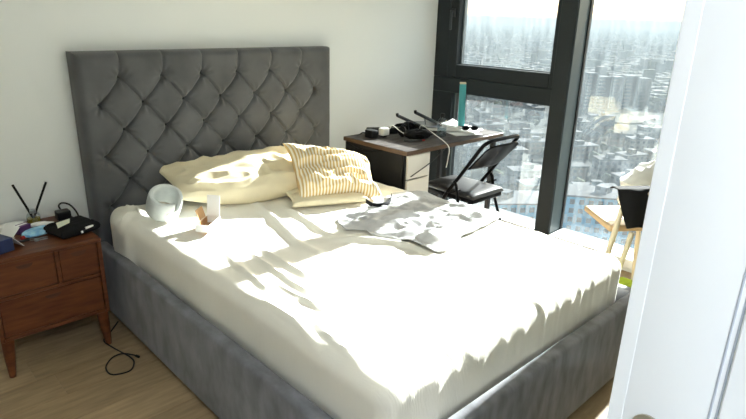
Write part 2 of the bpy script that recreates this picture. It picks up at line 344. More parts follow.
H = .040-.015*np.exp(-dmin/.0065)-.006*np.exp(-(dmin/.03)**2)-.022*np.exp(-(bmin/.015)**2)-.012*np.exp(-(bmin/.045)**2)
for (xa, za, xb, zb, k) in segs:                    # pleat lip along the falling diagonals
    if k == 1. and xb > xa:
        L_ = math.hypot(xb-xa, zb-za); tx, tz = (xb-xa)/L_, (zb-za)/L_; al_ = ((X-xa)*tx+(Z-za)*tz)/L_; sd = (X-xa)*(-tz)+(Z-za)*tx
        H += .006*np.exp(-((sd-.011)/.006)**2)*np.clip(np.sin(math.pi*np.clip(al_, 0, 1)), 0, 1)**.5
puck = np.zeros(X.shape)
for (xa, za, _) in btn:
    an = np.arctan2(Z-za, X-xa); rr = np.hypot(X-xa, Z-za); puck += .0035*np.cos(an*8+1.3)*np.exp(-((rr-.036)/.02)**2)
H += puck+.0015*vnoise(X*14, Z*14)
ed = np.minimum(np.minimum(X-HX0, HX1-X), HZ-Z); rr = .035
H -= .05*(1-np.sqrt(np.clip(1-(1-np.clip(ed/rr, 0, 1))**2, 0, 1)))
Y = -(HT-.042)-H
mb = MB(); G = np.stack([X, Y, Z], -1)
top = np.stack([X[-1], np.full(nx, -.006), Z[-1]], -1)[None]; G = np.concatenate([G, top]); 
Ls = G[:, :1].copy(); Ls[..., 1] = -.006; Rs = G[:, -1:].copy(); Rs[..., 1] = -.006
G = np.concatenate([Ls, G, Rs], 1); mb.grid(G)
mb.box(HX0+.004, HX1-.004, -.055, -.004, .02, HZ-.01)
hb = mb.build('headboard', velvet, bed, label='deep buttoned grey headboard')
bme = MB().lathe([(.0, -.006), (.008, -.005), (.0115, 0), (.008, .004), (0, .0055)], 12); 
bv = np.concatenate(bme.v); bme.v = [bv[:, [0, 2, 1]]*np.array([1, -1, 1])]; bme = bme.mesh('button', button_shade_m)
for (xa, za, r_) in btn:
    if za > .45: link('button', bme, hb, (xa, -(HT-.042)+.011, za))
def padded(x0, x1, y0, y1, z0, z1, name):
    m_ = MB(); bm = bmesh.new(); bmesh.ops.create_cube(bm, size=1)
    for q in bm.verts: q.co = Vector((x0+(q.co.x+.5)*(x1-x0), y0+(q.co.y+.5)*(y1-y0), z0+(q.co.z+.5)*(z1-z0)))
    bmesh.ops.bevel(bm, geom=bm.edges[:], offset=.016, segments=4, affect='EDGES', profile=.5); m_.bm(bm)
    return m_.build(name, velvet_rail, bed)
padded(BX0, BX0+RT, BYF+.002, -.10, .03, RH, 'side_rail'); padded(BX1-RT, BX1, BYF+.002, -.10, .03, RH, 'side_rail')
padded(BX0+.001, BX1-.001, BYF, BYF+RT, .032, RH+.001, 'foot_rail')
MB().box(BX0+RT, BX1-RT, BYF+RT, -.105, .22, .30).build('base_board', black_fabric, bed, False)
for (a, b) in ((BX0+.1, -.2), (BX1-.2, -.2), (BX0+.1, BYF+.06), (BX1-.2, BYF+.06)):
    MB().box(a-.03, a+.03, b-.03, b+.03, 0, .05, .004).build('foot', black_wood, bed)
# mattress with fitted sheet --------------------------------------------
MX0, MX1, MY0, MY1, MZ0, MZ1, MR = .246, 1.676, -2.092, -.115, .305, .55, .055
FOLDS = []      # polylines on the sheet: (points, height, width)
def fold(pts, h, wd): FOLDS.append((np.array([px(a, b, Z=.55)[:2] for a, b in pts]), h, wd))
fold([(252, 200), (268, 214), (288, 234), (300, 246), (318, 252)], .030, .022)
fold([(278, 203), (298, 216), (322, 232), (336, 238)], .022, .018)
fold([(302, 241), (325, 241), (358, 240), (385, 243), (412, 247), (440, 258)], .026, .02)
fold([(222, 250), (238, 267), (258, 282), (275, 296)], .016, .013)
fold([(240, 245), (262, 262), (285, 278), (312, 296), (320, 305)], .015, .012)
fold([(256, 246), (275, 258), (298, 272), (312, 280)], .018, .014)
fold([(205, 236), (228, 252), (246, 270)], .009, .011)
fold([(262, 276), (290, 292), (322, 312), (338, 318)], .011, .011)
fold([(245, 292), (275, 307), (300, 325), (318, 345)], .013, .012)
fold([(298, 318), (318, 328), (345, 350), (360, 362)], .014, .013)
fold([(300, 300), (325, 308), (345, 320)], .009, .012)
fold([(365, 322), (385, 328), (405, 340)], .007, .01)
fold([(395, 324), (415, 328), (432, 337)], .008, .01)
fold([(420, 348), (450, 352), (480, 340)], .012, .02)
fold([(395, 382), (430, 372), (470, 362)], .010, .02)
fold([(500, 290), (530, 290), (560, 296)], .008, .012)
fold([(505, 300), (535, 302), (555, 308)], .009, .012)
fold([(520, 318), (540, 316), (556, 322)], .008, .012)
fold([(560, 262), (585, 258), (612, 262)], .007, .014)
fold([(430, 268), (460, 275), (490, 285)], .005, .016)
fold([(372, 176), (381, 174), (390, 181)], .035, .018)
def bunch(x, y):
    return .042*np.exp(-(((x-.28)/.07)**2+((y+.30)/.13)**2))*(1+.5*ridge(x*22, y*16, 3.3))
def sheet_disp(x, y, z):
    d = .003*vnoise(x*5, y*5, 1.1)+.0022*ridge(x*7+y*5, (y*.6-x)*3, 2.2)+.0014*ridge(x*16+9, y*9, z*9)
    for P, h, wd in FOLDS:
        best = np.full(x.shape, 9.); tt = np.zeros(x.shape)
        n_ = len(P)-1
        for i in range(n_):
            a, b = P[i], P[i+1]; L2 = ((b-a)**2).sum()+1e-9; t = np.clip(((x-a[0])*(b[0]-a[0])+(y-a[1])*(b[1]-a[1]))/L2, 0, 1)
            q = np.hypot(x-a[0]-t*(b[0]-a[0]), y-a[1]-t*(b[1]-a[1])); m_ = q < best; best = np.where(m_, q, best); tt = np.where(m_, (i+t)/n_, tt)
        d = d+.78*h*np.exp(-(best/wd)**2)*np.sqrt(np.clip(np.sin(math.pi*np.clip(tt, .04, .96)), 0, 1))
    foot = np.exp(-((y-MY0-.05)/.13)**2); d = d+foot*.003*ridge(x*17+vnoise(x*3, y*3)*1.2, y*2.5+z*5, 5.)
    d = d+.004*np.exp(-((x-MX1)/.08)**2)*ridge(y*16, z*4, 8.)
    return d+bunch(x, y)
def rounded(x0, x1, y0, y1, z0, z1, r, st, disp=None):
    faces = []
    xs = np.linspace(x0, x1, int((x1-x0)/st)); ys = np.linspace(y0, y1, int((y1-y0)/st)); zs = np.linspace(z0, z1, int((z1-z0)/st/1.2))
    m_ = MB()
    def proc(A):
        A = A.copy(); lo = np.array([x0+r, y0+r, z0-9]); hi = np.array([x1-r, y1-r, z1-r]); C = np.clip(A, lo, hi); D = A-C
        n_ = np.linalg.norm(D, axis=-1, keepdims=True); N = np.where(n_ > 1e-9, D/np.maximum(n_, 1e-9), np.array([0, 0, 1.])); Q = np.where(n_ > 1e-9, C+N*np.minimum(n_, r) if False else C+N*r, A)
        if disp is not None:
            k = np.clip((Q[..., 2:3]-z0)/.05, 0, 1); Q = Q+N*disp(Q[..., 0], Q[..., 1], Q[..., 2])[..., None]*k
        return Q
    X, Y = np.meshgrid(xs, ys); m_.grid(proc(np.stack([X, Y, np.full(X.shape, z1)], -1)))
    for yy in (y0, y1):
        X, Z = np.meshgrid(xs, zs); m_.grid(proc(np.stack([X, np.full(X.shape, yy), Z], -1)))
    for xx in (x0, x1):
        Y, Z = np.meshgrid(ys, zs); m_.grid(proc(np.stack([np.full(Y.shape, xx), Y, Z], -1)))
    return m_
def weld(o, d=.0004):
    bm = bmesh.new(); bm.from_mesh(o.data); bmesh.ops.remove_doubles(bm, verts=bm.verts[:], dist=d); bmesh.ops.recalc_face_normals(bm, faces=bm.faces[:]); bm.to_mesh(o.data); bm.free(); return o
mt = thing('mattress', (.96, -1.11, MZ0), 'thick mattress in a wrinkled cream ribbed fitted sheet', 'mattress')
sh = rounded(MX0, MX1, MY0, MY1, MZ0, MZ1, MR, .0095, sheet_disp).build('fitted_sheet', sheet_m, mt)
weld(sh); sh.data.polygons.foreach_set('use_smooth', [True]*len(sh.data.polygons))
MB().box(MX0+.02, MX1-.02, MY0+.02, MY1-.02, MZ0, MZ1-.02, .03).build('core', beige_fab, mt)
def top_z(x, y): return MZ1+sheet_disp(np.asarray(x, float), np.asarray(y, float), np.full(np.shape(x), MZ1))
# ------------------------------------------------------------------ pillows
def pillow_mesh(W, D, T, fn, nu=110, nv=80, wr=.008, seed=0., p=2.6, q=.55, wdir=(1, 1)):
    u, v = np.meshgrid(np.linspace(-1, 1, nu), np.linspace(-1, 1, nv))
    t = np.clip((1-np.abs(u)**p)*(1-np.abs(v)**p), 0, 1)**q
    x = W/2*u*(1-.10*(1-v*v)*np.abs(u)**3); y = D/2*v*(1-.10*(1-u*u)*np.abs(v)**3)
    wrn = wr*(ridge(u*2.6*wdir[0]+seed, v*3*wdir[1], seed)+.5*ridge(u*5+v*2+seed, v*4-u, seed+3)); wrn *= np.clip(t*2.2, 0, 1)
    m_ = MB(); zt = T/2*t+wrn; zb = -T/2*t
    zt = zt+.004*(1-np.clip(t*3, 0, 1))*0; 
    A = fn(np.stack([x, y, zt], -1), u, v); B = fn(np.stack([x, y, zb], -1), u, v)
    m_.grid(A); m_.grid(B); uv = np.stack([u*.5+.5, v*.5+.5], -1).reshape(-1, 2); m_.uv = np.concatenate([uv, uv]); return m_
def frame_fn(c, e1, e2, extra=None):
    e1 = np.array(e1, float); e1 /= np.linalg.norm(e1); e2 = np.array(e2, float); e2 -= e1*(e1@e2); e2 /= np.linalg.norm(e2); e3 = np.cross(e1, e2)
    def fn(P, u, v):
        if extra: P = extra(P, u, v)
        return np.array(c)+P[..., :1]*e1+P[..., 1:2]*e2+P[..., 2:3]*e3
    return fn
def lp_extra(P, u, v):
    P = P.copy(); P[..., 1] *= 1-.30*np.clip(-u, 0, 1)**1.5; P[..., 1] += .10*np.clip(-u, 0, 1)**1.5; P[..., 2] *= 1-.25*np.clip(-u, 0, 1)
    P[..., 2] += .03*np.clip(v, 0, 1)**2; return P
lp = pillow_mesh(.80, .46, .17, frame_fn((.895, -.335, .640), (1, -.06, .035), (.05, 1, .22), lp_extra), wr=.014, seed=1.7, wdir=(1.2, .8)).build(
    'pillow', cream_pillow, None, label='long plain cream pillow leaning on the grey headboard', cat='pillow', group=None)
weld(lp)
rp = thing('pillow', (1.22, -.70, .555), 'yellow striped scrunched pillow beside the grey t shirt', 'pillow')
def rp_extra(P, u, v):
    P = P.copy(); P[..., 2] *= (1-.2*v); P[..., 1] -= .13*((u+1)/2)**1.3*np.clip((v+1)/2, 0, 1)**1.5; P[..., 1] += .03*np.clip(-u, 0, 1)**2*np.clip(v, 0, 1)
    P[..., 2] += .035*np.sin(v*5+u)*.5; return P
e1 = (.92, -.39, 0)
b_ = pillow_mesh(.455, .43, .20, frame_fn((1.275, -.61, .682), e1, (.33, .78, .54), rp_extra), wr=.016, seed=5.2, q=.5, wdir=(.7, 1.6)).build('body', stripe_m, rp); weld(b_)
c_ = pillow_mesh(.42, .24, .05, frame_fn((1.16, -.70, .584), e1, (.39, .92, .05)), wr=.004, seed=2.2, nu=50, nv=30, q=.4).build('flange', cream_pillow, rp, label='plain cream flange of the pillowcase'); weld(c_)
# ------------------------------------------------------------------ grey t-shirt on the bed
poly = [(335, 219), (352, 212), (368, 208), (384, 200), (394, 192), (410, 191), (426, 193), (438, 197), (456, 203), (478, 207), (502, 213), (494, 221), (480, 227), (462, 236), (446, 249), (434, 251), (415, 245), (400, 239), (382, 235), (366, 229), (347, 228)]
pw_ = np.array([px(a, b, Z=.565)[:2] for a, b in poly]); cen = np.array([1.33, -1.18])
ang = np.arctan2(pw_[:, 1]-cen[1], pw_[:, 0]-cen[0]); rad = np.hypot(*(pw_-cen).T); o_ = np.argsort(ang); ang = ang[o_]; rad = rad[o_]
th = np.linspace(-math.pi, math.pi, 181); R_ = np.interp(th, np.concatenate([ang-2*math.pi, ang, ang+2*math.pi]), np.tile(rad, 3))
R_ = R_+.012*vnoise(np.cos(th)*4+9, np.sin(th)*4, 2.); R_[-1] = R_[0]
rho = np.linspace(.02, 1, 70)[:, None]; XX = cen[0]+rho*R_*np.cos(th); YY = cen[1]+rho*R_*np.sin(th)
def shirt_z(x, y):
    t_, n_ = .88*x-.47*y+.03*vnoise(x*7, y*7, 1.), .47*x+.88*y+.05*vnoise(x*4, y*4, 9.)
    g = .020*np.clip(ridge(t_*2.4, n_*11, 4.4), 0, 1)+.012*np.clip(ridge(t_*7+2, n_*19, 6.1), -.2, 1)+.011*np.clip(ridge(x*11+y*4, y*9, 2.7), 0, 1)+.0045*ridge(x*24, y*26, 7.)
    g = g+.05*np.exp(-(((x-1.12)/.08)**2+((y+1.47)/.05)**2))+.025*np.exp(-(((x-1.62)/.10)**2+((y+.95)/.07)**2))
    return g
ZZ = top_z(np.clip(XX, MX0+MR, MX1-MR), np.clip(YY, MY0+MR, MY1-MR))+.006+shirt_z(XX, YY)*(1-.85*rho**6)
sm = MB().grid(np.stack([XX, YY, ZZ], -1))
ts = sm.build('t_shirt', grey_tee, None, label='crumpled light grey t shirt spread on the bed sheet', cat='t-shirt'); weld(ts); fin(ts, .004, 0, 1)
pm = MB()      # small dark print on the shirt
for (a, b) in (((378, 206), (381, 203)), ((381, 203), (384, 205.5)), ((384, 205.5), (388, 204.5)), ((377, 203.5), (378.5, 206)), ((387, 202.5), (389, 204.5))):
    p, q_ = [px(*t_, Z=.585) for t_ in (a, b)]
    path = []
    for k in np.linspace(0, 1, 4):
        c = p+(q_-p)*k; z = float(top_z(c[0], c[1])+.0105+shirt_z(c[0], c[1])); path.append((c[0], c[1], z))
    pm.tube(path, .0022, 5)
pm.build('print', black_fabric, ts, label='small black print')
stp = []
for a, b in ((366, 203), (372, 206.5), (379, 207), (386, 205.5), (390, 202), (391.5, 197)):
    c = px(a, b, Z=.58); stp.append((c[0], c[1], float(top_z(c[0], c[1]))+.04))
pth = spline(stp, 6); sb = MB(); A = np.array([[(p[0], p[1], p[2]+dz) for p in pth] for dz in (-.011, .011)])
st_ = sb.grid(A).build('strap', black_fabric, None, label='thin black strap curling between pillow and t shirt', cat='strap'); fin(st_, .004)
# neck brace -----------------------------------------------------------
nb = thing('neck_brace', (.385, -.40, .565), 'grey white foam neck brace ring standing on the bed corner', 'neck brace')
def ring(a0, a1, r0, r1, z0, z1, dip):
    th = np.linspace(a0, a1, 64); n_ = 16; rows = []
    for k in range(n_+1):
        a = 2*math.pi*k/n_; cr, cz = np.sign(math.cos(a))*abs(math.cos(a))**.6, np.sign(math.sin(a))*abs(math.sin(a))**.6
        zt = z1-dip*np.exp(-((th-math.radians(-75))/.8)**2); zm, zh = (zt+z0)/2, (zt-z0)/2
        taper = np.clip(np.minimum(th-a0, a1-th)/.12, .05, 1)**.5
        rm, rh = (r0+r1)/2, (r1-r0)/2*taper
        rows.append(np.stack([(rm+rh*cr)*np.cos(th)*.98, (rm+rh*cr)*np.sin(th)*.92, zm+zh*cz*(.6+.4*taper)+0*th], -1))
    return np.stack(rows)
cN = np.array([.385, -.43, .572])
A = ring(math.radians(-60), math.radians(285), .056, .082, 0, .115, .045)
tilt = np.array([[1, 0, 0], [0, .84, -.54], [0, .54, .84]]).T
MB().grid(A@tilt+cN+np.array([0, 0, .022])).build('ring', grey_foam, nb)
A = ring(math.radians(-105), math.radians(-55), .079, .087, .004, .07, 0)
MB().grid(A@tilt+cN+np.array([0, 0, .022])).build('closing_flap', white_plastic, nb, label='pale closing flap')
A = ring(math.radians(200), math.radians(330), .03, .05, .01, .04, 0)
MB().grid(A@tilt+cN+np.array([0, 0, .02])).build('lining', white_cotton, nb)
# open small carton -------------------------------------------------------
cb = thing('carton', (.475, -.70, .556), 'small open white and brown cardboard carton lying on sheet', 'box')
o0 = px(196, 233, Z=.56); ex = np.array([.62, -.78, 0]); ey = np.array([.78, .62, 0]); ez = np.array([0, 0, 1.])
o0[2] = .566
def quad(p, a, b, th=.002):
    p, a, b = map(np.asarray, (p, a, b)); n_ = np.cross(a, b); n_ = n_/np.linalg.norm(n_)*th; V = [p, p+a, p+a+b, p+b]; V += [v+n_ for v in V]
    return MB().add(V, [(0, 3, 2, 1), (4, 5, 6, 7), (0, 1, 5, 4), (1, 2, 6, 5), (2, 3, 7, 6), (3, 0, 4, 7)])
BW, BD, BH = .062, .125, .034
fr_ = quad(o0, ex*BW, ez*BH).build('front_panel', paper_m, cb, False)
quad(o0+ex*.008+ez*.009-ey*.001, ex*.046, ez*.016, .0006).build('label_print', kraft_m, fr_, False)
quad(o0, ey*BD, ez*BH).build('side_panel', kraft_m, cb, False, label='brown inner side panel')
quad(o0+ex*BW, ey*BD, ez*BH).build('side_panel', paper_m, cb, False)
quad(o0+ey*BD, ex*BW, ez*BH).build('back_panel', paper_m, cb, False)
quad(o0, ex*BW, ey*BD).build('bottom_panel', kraft_m, cb, False)
quad(o0+ey*BD*.35+ez*BH-ex*.002, ey*BD*.55, ez*.052-ey*.008-ex*.012).build('flap', kraft_m, cb, False, label='raised brown flap')
quad(o0+ey*BD+ez*BH, ex*BW, ez*.095+ey*.02).build('lid', paper_m, cb, False, label='raised white lid')
# ------------------------------------------------------------------ nightstand
NX0, NX1, NY0, NY1, NZ, NB_ = -.348, .0897, -.4428, -.015, .538, .1745
ns = thing('nightstand', (-.13, -.23, 0), 'walnut nightstand with three drawers on tapered legs', 'nightstand')
t_ = .018
MB().box(NX0, NX0+t_, NY0, NY1, NB_, NZ-.018, .002).build('side_panel', walnut, ns); MB().box(NX1-t_, NX1, NY0, NY1, NB_, NZ-.018, .002).build('side_panel', walnut, ns)
MB().box(NX0, NX1, NY0-.004, NY1, NZ-.018, NZ, .003).build('top', walnut, ns)
MB().box(NX0+t_, NX1-t_, NY0+.004, NY1, NB_, NB_+.018, .002).build('bottom_panel', walnut, ns)
MB().box(NX0+t_, NX1-t_, NY1-.008, NY1, NB_+.018, NZ-.018).build('back_panel', walnut_dark, ns, False)
ZM = .365; XD = -.092
MB().box(NX0+t_, NX1-t_, NY0+.003, NY1-.01, ZM-.008, ZM+.008, .002).build('rail', walnut, ns)
MB().box(XD-.008, XD+.008, NY0+.003, NY1-.01, ZM+.008, NZ-.018, .002).build('divider', walnut, ns)
def drawer(x0, x1, z0, z1):
    g = .0018; d = MB().box(x0+g, x1-g, NY0+.0045, NY0+.024, z0+g, z1-g, .002).build('drawer', walnut, ns)
    MB().box(x0+.02, x1-.02, NY0+.024, NY1-.03, z0+.012, z1-.03).build('drawer_box', void_m, d, False)
    c = (x0+x1)/2
    v = [(c+.032*math.cos(a), z1-.02-.004+.02*math.sin(a)) for a in np.linspace(math.pi, 2*math.pi, 10)]
    n_ = len(v); MB().add([(a, NY0+.0038, b) for a, b in v]+[(a, NY0+.0075, b) for a, b in v], [tuple(range(n_)), tuple(range(n_, 2*n_))[::-1]]+[(i, (i+1) % n_, n_+(i+1) % n_, n_+i) for i in range(n_)]).build('finger_pull', walnut_dark, d, False)
drawer(NX0+t_, XD-.008, ZM+.008, NZ-.018); drawer(XD+.008, NX1-t_, ZM+.008, NZ-.018); drawer(NX0+t_, NX1-t_, NB_+.018, ZM-.008)
for xa, sx in ((NX0+.028, -1), (NX1-.028, 1)):
    for ya, sy in ((NY0+.028, -1), (NY1-.03, 1)):
        MB().tube([(xa, ya, NB_), (xa+sx*.004, ya+sy*.004, NB_*.5), (xa+sx*.008, ya+sy*.008, 0)], [.026, .021, .0125], 14).build('leg', walnut, ns)
# curved apron under the body
ap = []; 
for a in np.linspace(0, 1, 17): ap.append((NX0+.05+(NX1-NX0-.1)*a, NB_-.03+.022*(2*a-1)**2))
V = [(x, NY0+.06, NB_) for x, z in ap]+[(x, NY0+.06, z) for x, z in ap]+[(x, NY0+.075, NB_) for x, z in ap]+[(x, NY0+.075, z) for x, z in ap]
n_ = len(ap); MB().add(V, [(i, i+1, n_+i+1, n_+i) for i in range(n_-1)]+[(2*n_+i, 3*n_+i, 3*n_+i+1, 2*n_+i+1) for i in range(n_-1)]+[(n_+i, n_+i+1, 3*n_+i+1, 3*n_+i) for i in range(n_-1)]).build('apron', walnut, ns)
# things on the nightstand ----------------------------------------------------
TZ = NZ
rd = thing('reed_diffuser', (-.075, -.065, TZ), 'glass reed diffuser with two black sticks on the nightstand', 'diffuser')
c = (-.075, -.065, TZ)
bt = MB().lathe([(.026, 0), (.029, .004), (.029, .036), (.024, .046), (.012, .05), (.012, .058), (.010, .058)], 22, c).build('bottle', bottle_m, rd)
MB().lathe([(.026, .003), (.027, .005), (.027, .026), (.0, .026)], 22, c).build('oil', amber_m, rd, label='yellow scented oil')
MB().lathe([(.0145, .05), (.0145, .066), (.006, .067), (.006, .055)], 18, c).build('collar', silver_m, rd)
for tip in (px(12.5, 185, Y=-.075), px(46, 182, Y=-.06)):
    MB().tube([(c[0], c[1], TZ+.02), (c[0]+(tip[0]-c[0])*.25, c[1], TZ+.065), tuple(tip)], .0052, 7).build('reed', black_fabric, rd)
ch = thing('charger', (.055, -.075, TZ), 'black power adapter with looped cable on the nightstand', 'charger')
MB().box(.015, .075, -.115, -.06, TZ, TZ+.042, .006).build('body', black_plastic, ch)
MB().tube(spline([(.05, -.06, TZ+.03), (.045, -.035, TZ+.05), (.065, -.022, TZ+.058), (.095, -.03, TZ+.045), (.115, -.05, TZ+.01), (.12, -.07, TZ-.03)]), .0042, 7).build('cable', black_plastic, ch)
po = thing('pouch', (.045, -.30, TZ), 'black zip pouch with white trim on the nightstand edge', 'pouch')
u, v = np.meshgrid(np.linspace(-1, 1, 40), np.linspace(-1, 1, 30))
def pouch_fn(P, u, v):
    a = math.radians(14); x, y = P[..., 0], P[..., 1]; return np.stack([.02+x*math.cos(a)-y*math.sin(a), -.305+x*math.sin(a)+y*math.cos(a), TZ+.026+P[..., 2]], -1)
weld(pillow_mesh(.185, .15, .052, pouch_fn, 50, 40, .0015, 3., p=6, q=.35).build('body', black_fabric, po))
a = math.radians(14); R2 = lambda x, y, z: (.02+x*math.cos(a)-y*math.sin(a), -.305+x*math.sin(a)+y*math.cos(a), TZ+z)
MB().tube([R2(*p) for p in spline([(.02, -.070, .03), (.06, -.064, .032), (.083, -.045, .033), (.088, 0, .033), (.086, .04, .033)])], .0055, 7).build('trim', white_plastic, po, label='white piped trim')
MB().tube([R2(*p) for p in ((-.005, -.0755, .02), (.002, -.077, .02))], .006, 8).build('zip_pull', white_plastic, po)
q0 = [R2(*p) for p in ((-.082, -.035, .0525), (-.02, -.02, .056), (.01, .03, .056), (-.055, .025, .055))]
tk = MB().add(q0+[(x, y, z+.0012) for x, y, z in q0], [(0, 3, 2, 1), (4, 5, 6, 7), (0, 1, 5, 4), (1, 2, 6, 5), (2, 3, 7, 6), (3, 0, 4, 7)]).build('leaflet', print_m, None, False, 'small printed pastel leaflet lying on the black pouch', 'leaflet')
def crumple(name, c, rx, ry, h, m, label, cat, seed, rot=0., flat=.5):
    u, v = np.meshgrid(np.linspace(0, 2*math.pi, 41), np.linspace(0, math.pi, 21)); k = 1+.22*ridge(np.cos(u)*np.sin(v)*2+seed, np.sin(u)*np.sin(v)*2, np.cos(v)*2)
    x = rx*np.cos(u)*np.sin(v)*k; y = ry*np.sin(u)*np.sin(v)*k; z = np.maximum(h*.5+h*.5*np.cos(v)*k, 0)
    A = np.stack([c[0]+x*math.cos(rot)-y*math.sin(rot), c[1]+x*math.sin(rot)+y*math.cos(rot), c[2]+z], -1); A[:, -1] = A[:, 0]
    return weld(MB().grid(A).build(name, m, None, True, label, cat))
crumple('snack_wrapper', (-.10, -.235, TZ), .062, .034, .03, blue_m, 'light blue foil wrapper on the nightstand', 'wrapper', 2.2, .25)
crumple('tissue', (-.06, -.13, TZ), .045, .022, .018, paper_m, 'crumpled white tissue in front of the reed diffuser', 'tissue', 4.1, -.35)
crumple('tissue', (-.17, -.07, TZ), .05, .03, .022, paper_m, 'crumpled white tissue against wall left of diffuser', 'tissue', 7.7, .3)
pb = thing('pill_box', (-.155, -.16, TZ), 'small purple carton among the nightstand clutter', 'box')
MB().obox((-.148, -.165, TZ+.018), (.9, .43, 0), (-.43, .9, 0), (0, 0, 1.), .062, .04, .036, .002).build('body', purple_m, pb)
MB().obox((-.148, -.165, TZ+.0365), (.9, .43, 0), (-.43, .9, 0), (0, 0, 1.), .05, .012, .002).build('lid_print', paper_m, pb, False)
lt = thing('lighter', (-.155, -.25, TZ), 'small red lighter lying flat on the nightstand', 'lighter')
MB().tube([(-.175, -.262, TZ+.008), (-.125, -.235, TZ+.008)], .008, 10).build('body', red_m, lt); MB().tube([(-.125, -.235, TZ+.008), (-.112, -.228, TZ+.008)], .0075, 10).build('cap', silver_m, lt)
ky = thing('key_ring', (-.15, -.30, TZ), 'bunch of metal keys with black fob on the nightstand', 'keys')
MB().tube([(-.14+.013*math.cos(t), -.29+.013*math.sin(t), TZ+.003) for t in np.linspace(0, 2*math.pi, 18)[:-1]], .0015, 5, True).build('ring', silver_m, ky)
MB().box(-.205, -.15, -.298, -.28, TZ, TZ+.008, .003).build('fob', black_plastic, ky)
for q_ in ((-.10, -.29), (-.105, -.312)):
    MB().box(q_[0]-.02, q_[0]+.02, q_[1]-.004, q_[1]+.004, TZ, TZ+.003, .001).lathe([(.009, 0), (.009, .003), (0, .003)], 12, (q_[0]-.024, q_[1], TZ)).build('key', silver_m, ky)
nv_ = thing('gift_box', (-.265, -.31, TZ), 'navy blue box with white open lid at nightstand edge', 'box')
BXc = np.array([-.292, -.345, TZ]); e_x = np.array([.93, .36, 0]); e_y = np.array([-.36, .93, 0])
MB().obox(BXc+[0, 0, .028], e_x, e_y, ez, .115, .085, .056, .002).build('body', navy_m, nv_)
quad(BXc+e_x*.0575-e_y*.0425+ez*.054, e_y*.085, e_x*.042-ez*.050, .002).build('flap', paper_m, nv_, False, label='white side flap hanging down')
quad(BXc+e_x*.0575-e_y*.0425+ez*.056, e_y*.085, e_x*.036+ez*.034, .002).build('lid', paper_m, nv_, False, label='white lid standing up')
cbw = MB().tube(spline([(-.33, -.10, TZ+.004), (-.28, -.13, TZ+.008), (-.23, -.09, TZ+.006), (-.2, -.14, TZ+.01), (-.26, -.18, TZ+.006), (-.32, -.16, TZ+.01), (-.30, -.11, TZ+.014), (-.24, -.14, TZ+.016), (-.215, -.19, TZ+.004)]), .0032, 6)
cbw.build('charging_cable', paper_m, None, label='tangled white charging cable on the nightstand by the wall', cat='cable')
mg = thing('magazine', (-.28, -.15, TZ), 'thin pale magazine under the white charging cable', 'magazine')
MB().box(-.345, -.19, -.22, -.05, TZ+.0002, TZ+.003).build('cover', print_m, mg, False)
# floor cable
cp = [(118, 322), (110, 333), (104, 341), (112, 347), (121, 352), (130, 357), (134, 362), (131, 370), (120, 374), (110, 374), (106, 367), (112, 358), (122, 354), (132, 355), (136, 356)]
cw = [tuple(px(a, b, Z=.004)) for a, b in cp]; cw = [(x, y, .0045 if 2 < i < 12 else .006) for i, (x, y, z) in enumerate(cw)]
fc = thing('floor_cable', (.06, -.55, 0), 'thin black cable looped on the floor beside the bed', 'cable')
MB().tube(spline(cw), .0035, 7).build('wire', black_plastic, fc); MB().tube([cw[-1], tuple(px(139, 357, Z=.006))], .006, 8).build('plug', black_plastic, fc)
# ------------------------------------------------------------------ desk
DX0, DX1, DY0, DY1, DZ = 1.7526, 2.742, -.7217, -.15, .74
dk = thing('desk', (2.25, -.44, 0), 'dark topped desk with white drawers below the window', 'desk')
MB().box(DX0+.003, DX1-.003, DY0+.003, DY1, DZ-.024, DZ, .002).build('top', desk_top_m, dk)
MB().box(DX0, DX1, DY0, DY0+.003, DZ-.026, DZ-.001, .001).box(DX0, DX0+.003, DY0+.003, DY1, DZ-.026, DZ-.001, .001).build('edge_band', desk_edge_m, dk)
PX0, PX1 = 1.785, 1.985
MB().box(PX0-.016, PX0, DY0+.03, DY1-.01, 0, DZ-.026, .002).build('side_panel', black_plastic, dk)
MB().box(PX1, PX1+.016, DY0+.03, DY1-.01, 0, DZ-.026, .002).box(PX0, PX1, DY1-.026, DY1-.01, .05, DZ-.026).build('carcass', white_lam, dk, False)
for z0, z1 in ((.56, .71), (.36, .555), (.06, .355)):
    d_ = MB().box(PX0+.002, PX1-.002, DY0+.018, DY0+.036, z0, z1-.004, .002).build('drawer', white_lam, dk)
    MB().box(PX0+.02, PX1-.02, DY0+.036, DY1-.05, z0+.02, z1-.03).build('drawer_box', void_m, d_, False)
for y_ in (DY0+.05, DY1-.05): MB().box(DX1-.06, DX1-.03, y_-.015, y_+.015, 0, DZ-.026, .002).build('leg', black_plastic, dk)
MB().box(DX1-.06, DX1-.03, DY0+.066, DY1-.066, DZ-.056, DZ-.026, .002).box(PX1+.016, DX1-.06, DY1-.06, DY1-.035, DZ-.06, DZ-.026, .002).build('frame_bar', black_plastic, dk)
# black cloth hanging over the desk's side
u, v = np.meshgrid(np.linspace(0, 1, 50), np.linspace(0, 1, 30))
yy = DY1-.02+u*(DY0+.05-DY1); zz = DZ-.028-.30*v-.03*np.sin(u*5); xx = DX0+.006-.012*ridge(u*3, v*1.2, 3.)*v-.006
hc = MB().grid(np.stack([xx+.004, yy, zz], -1)).build('black_cloth', vinyl, None, label='black cloth hanging down the side of the desk', cat='cloth'); fin(hc, .003)
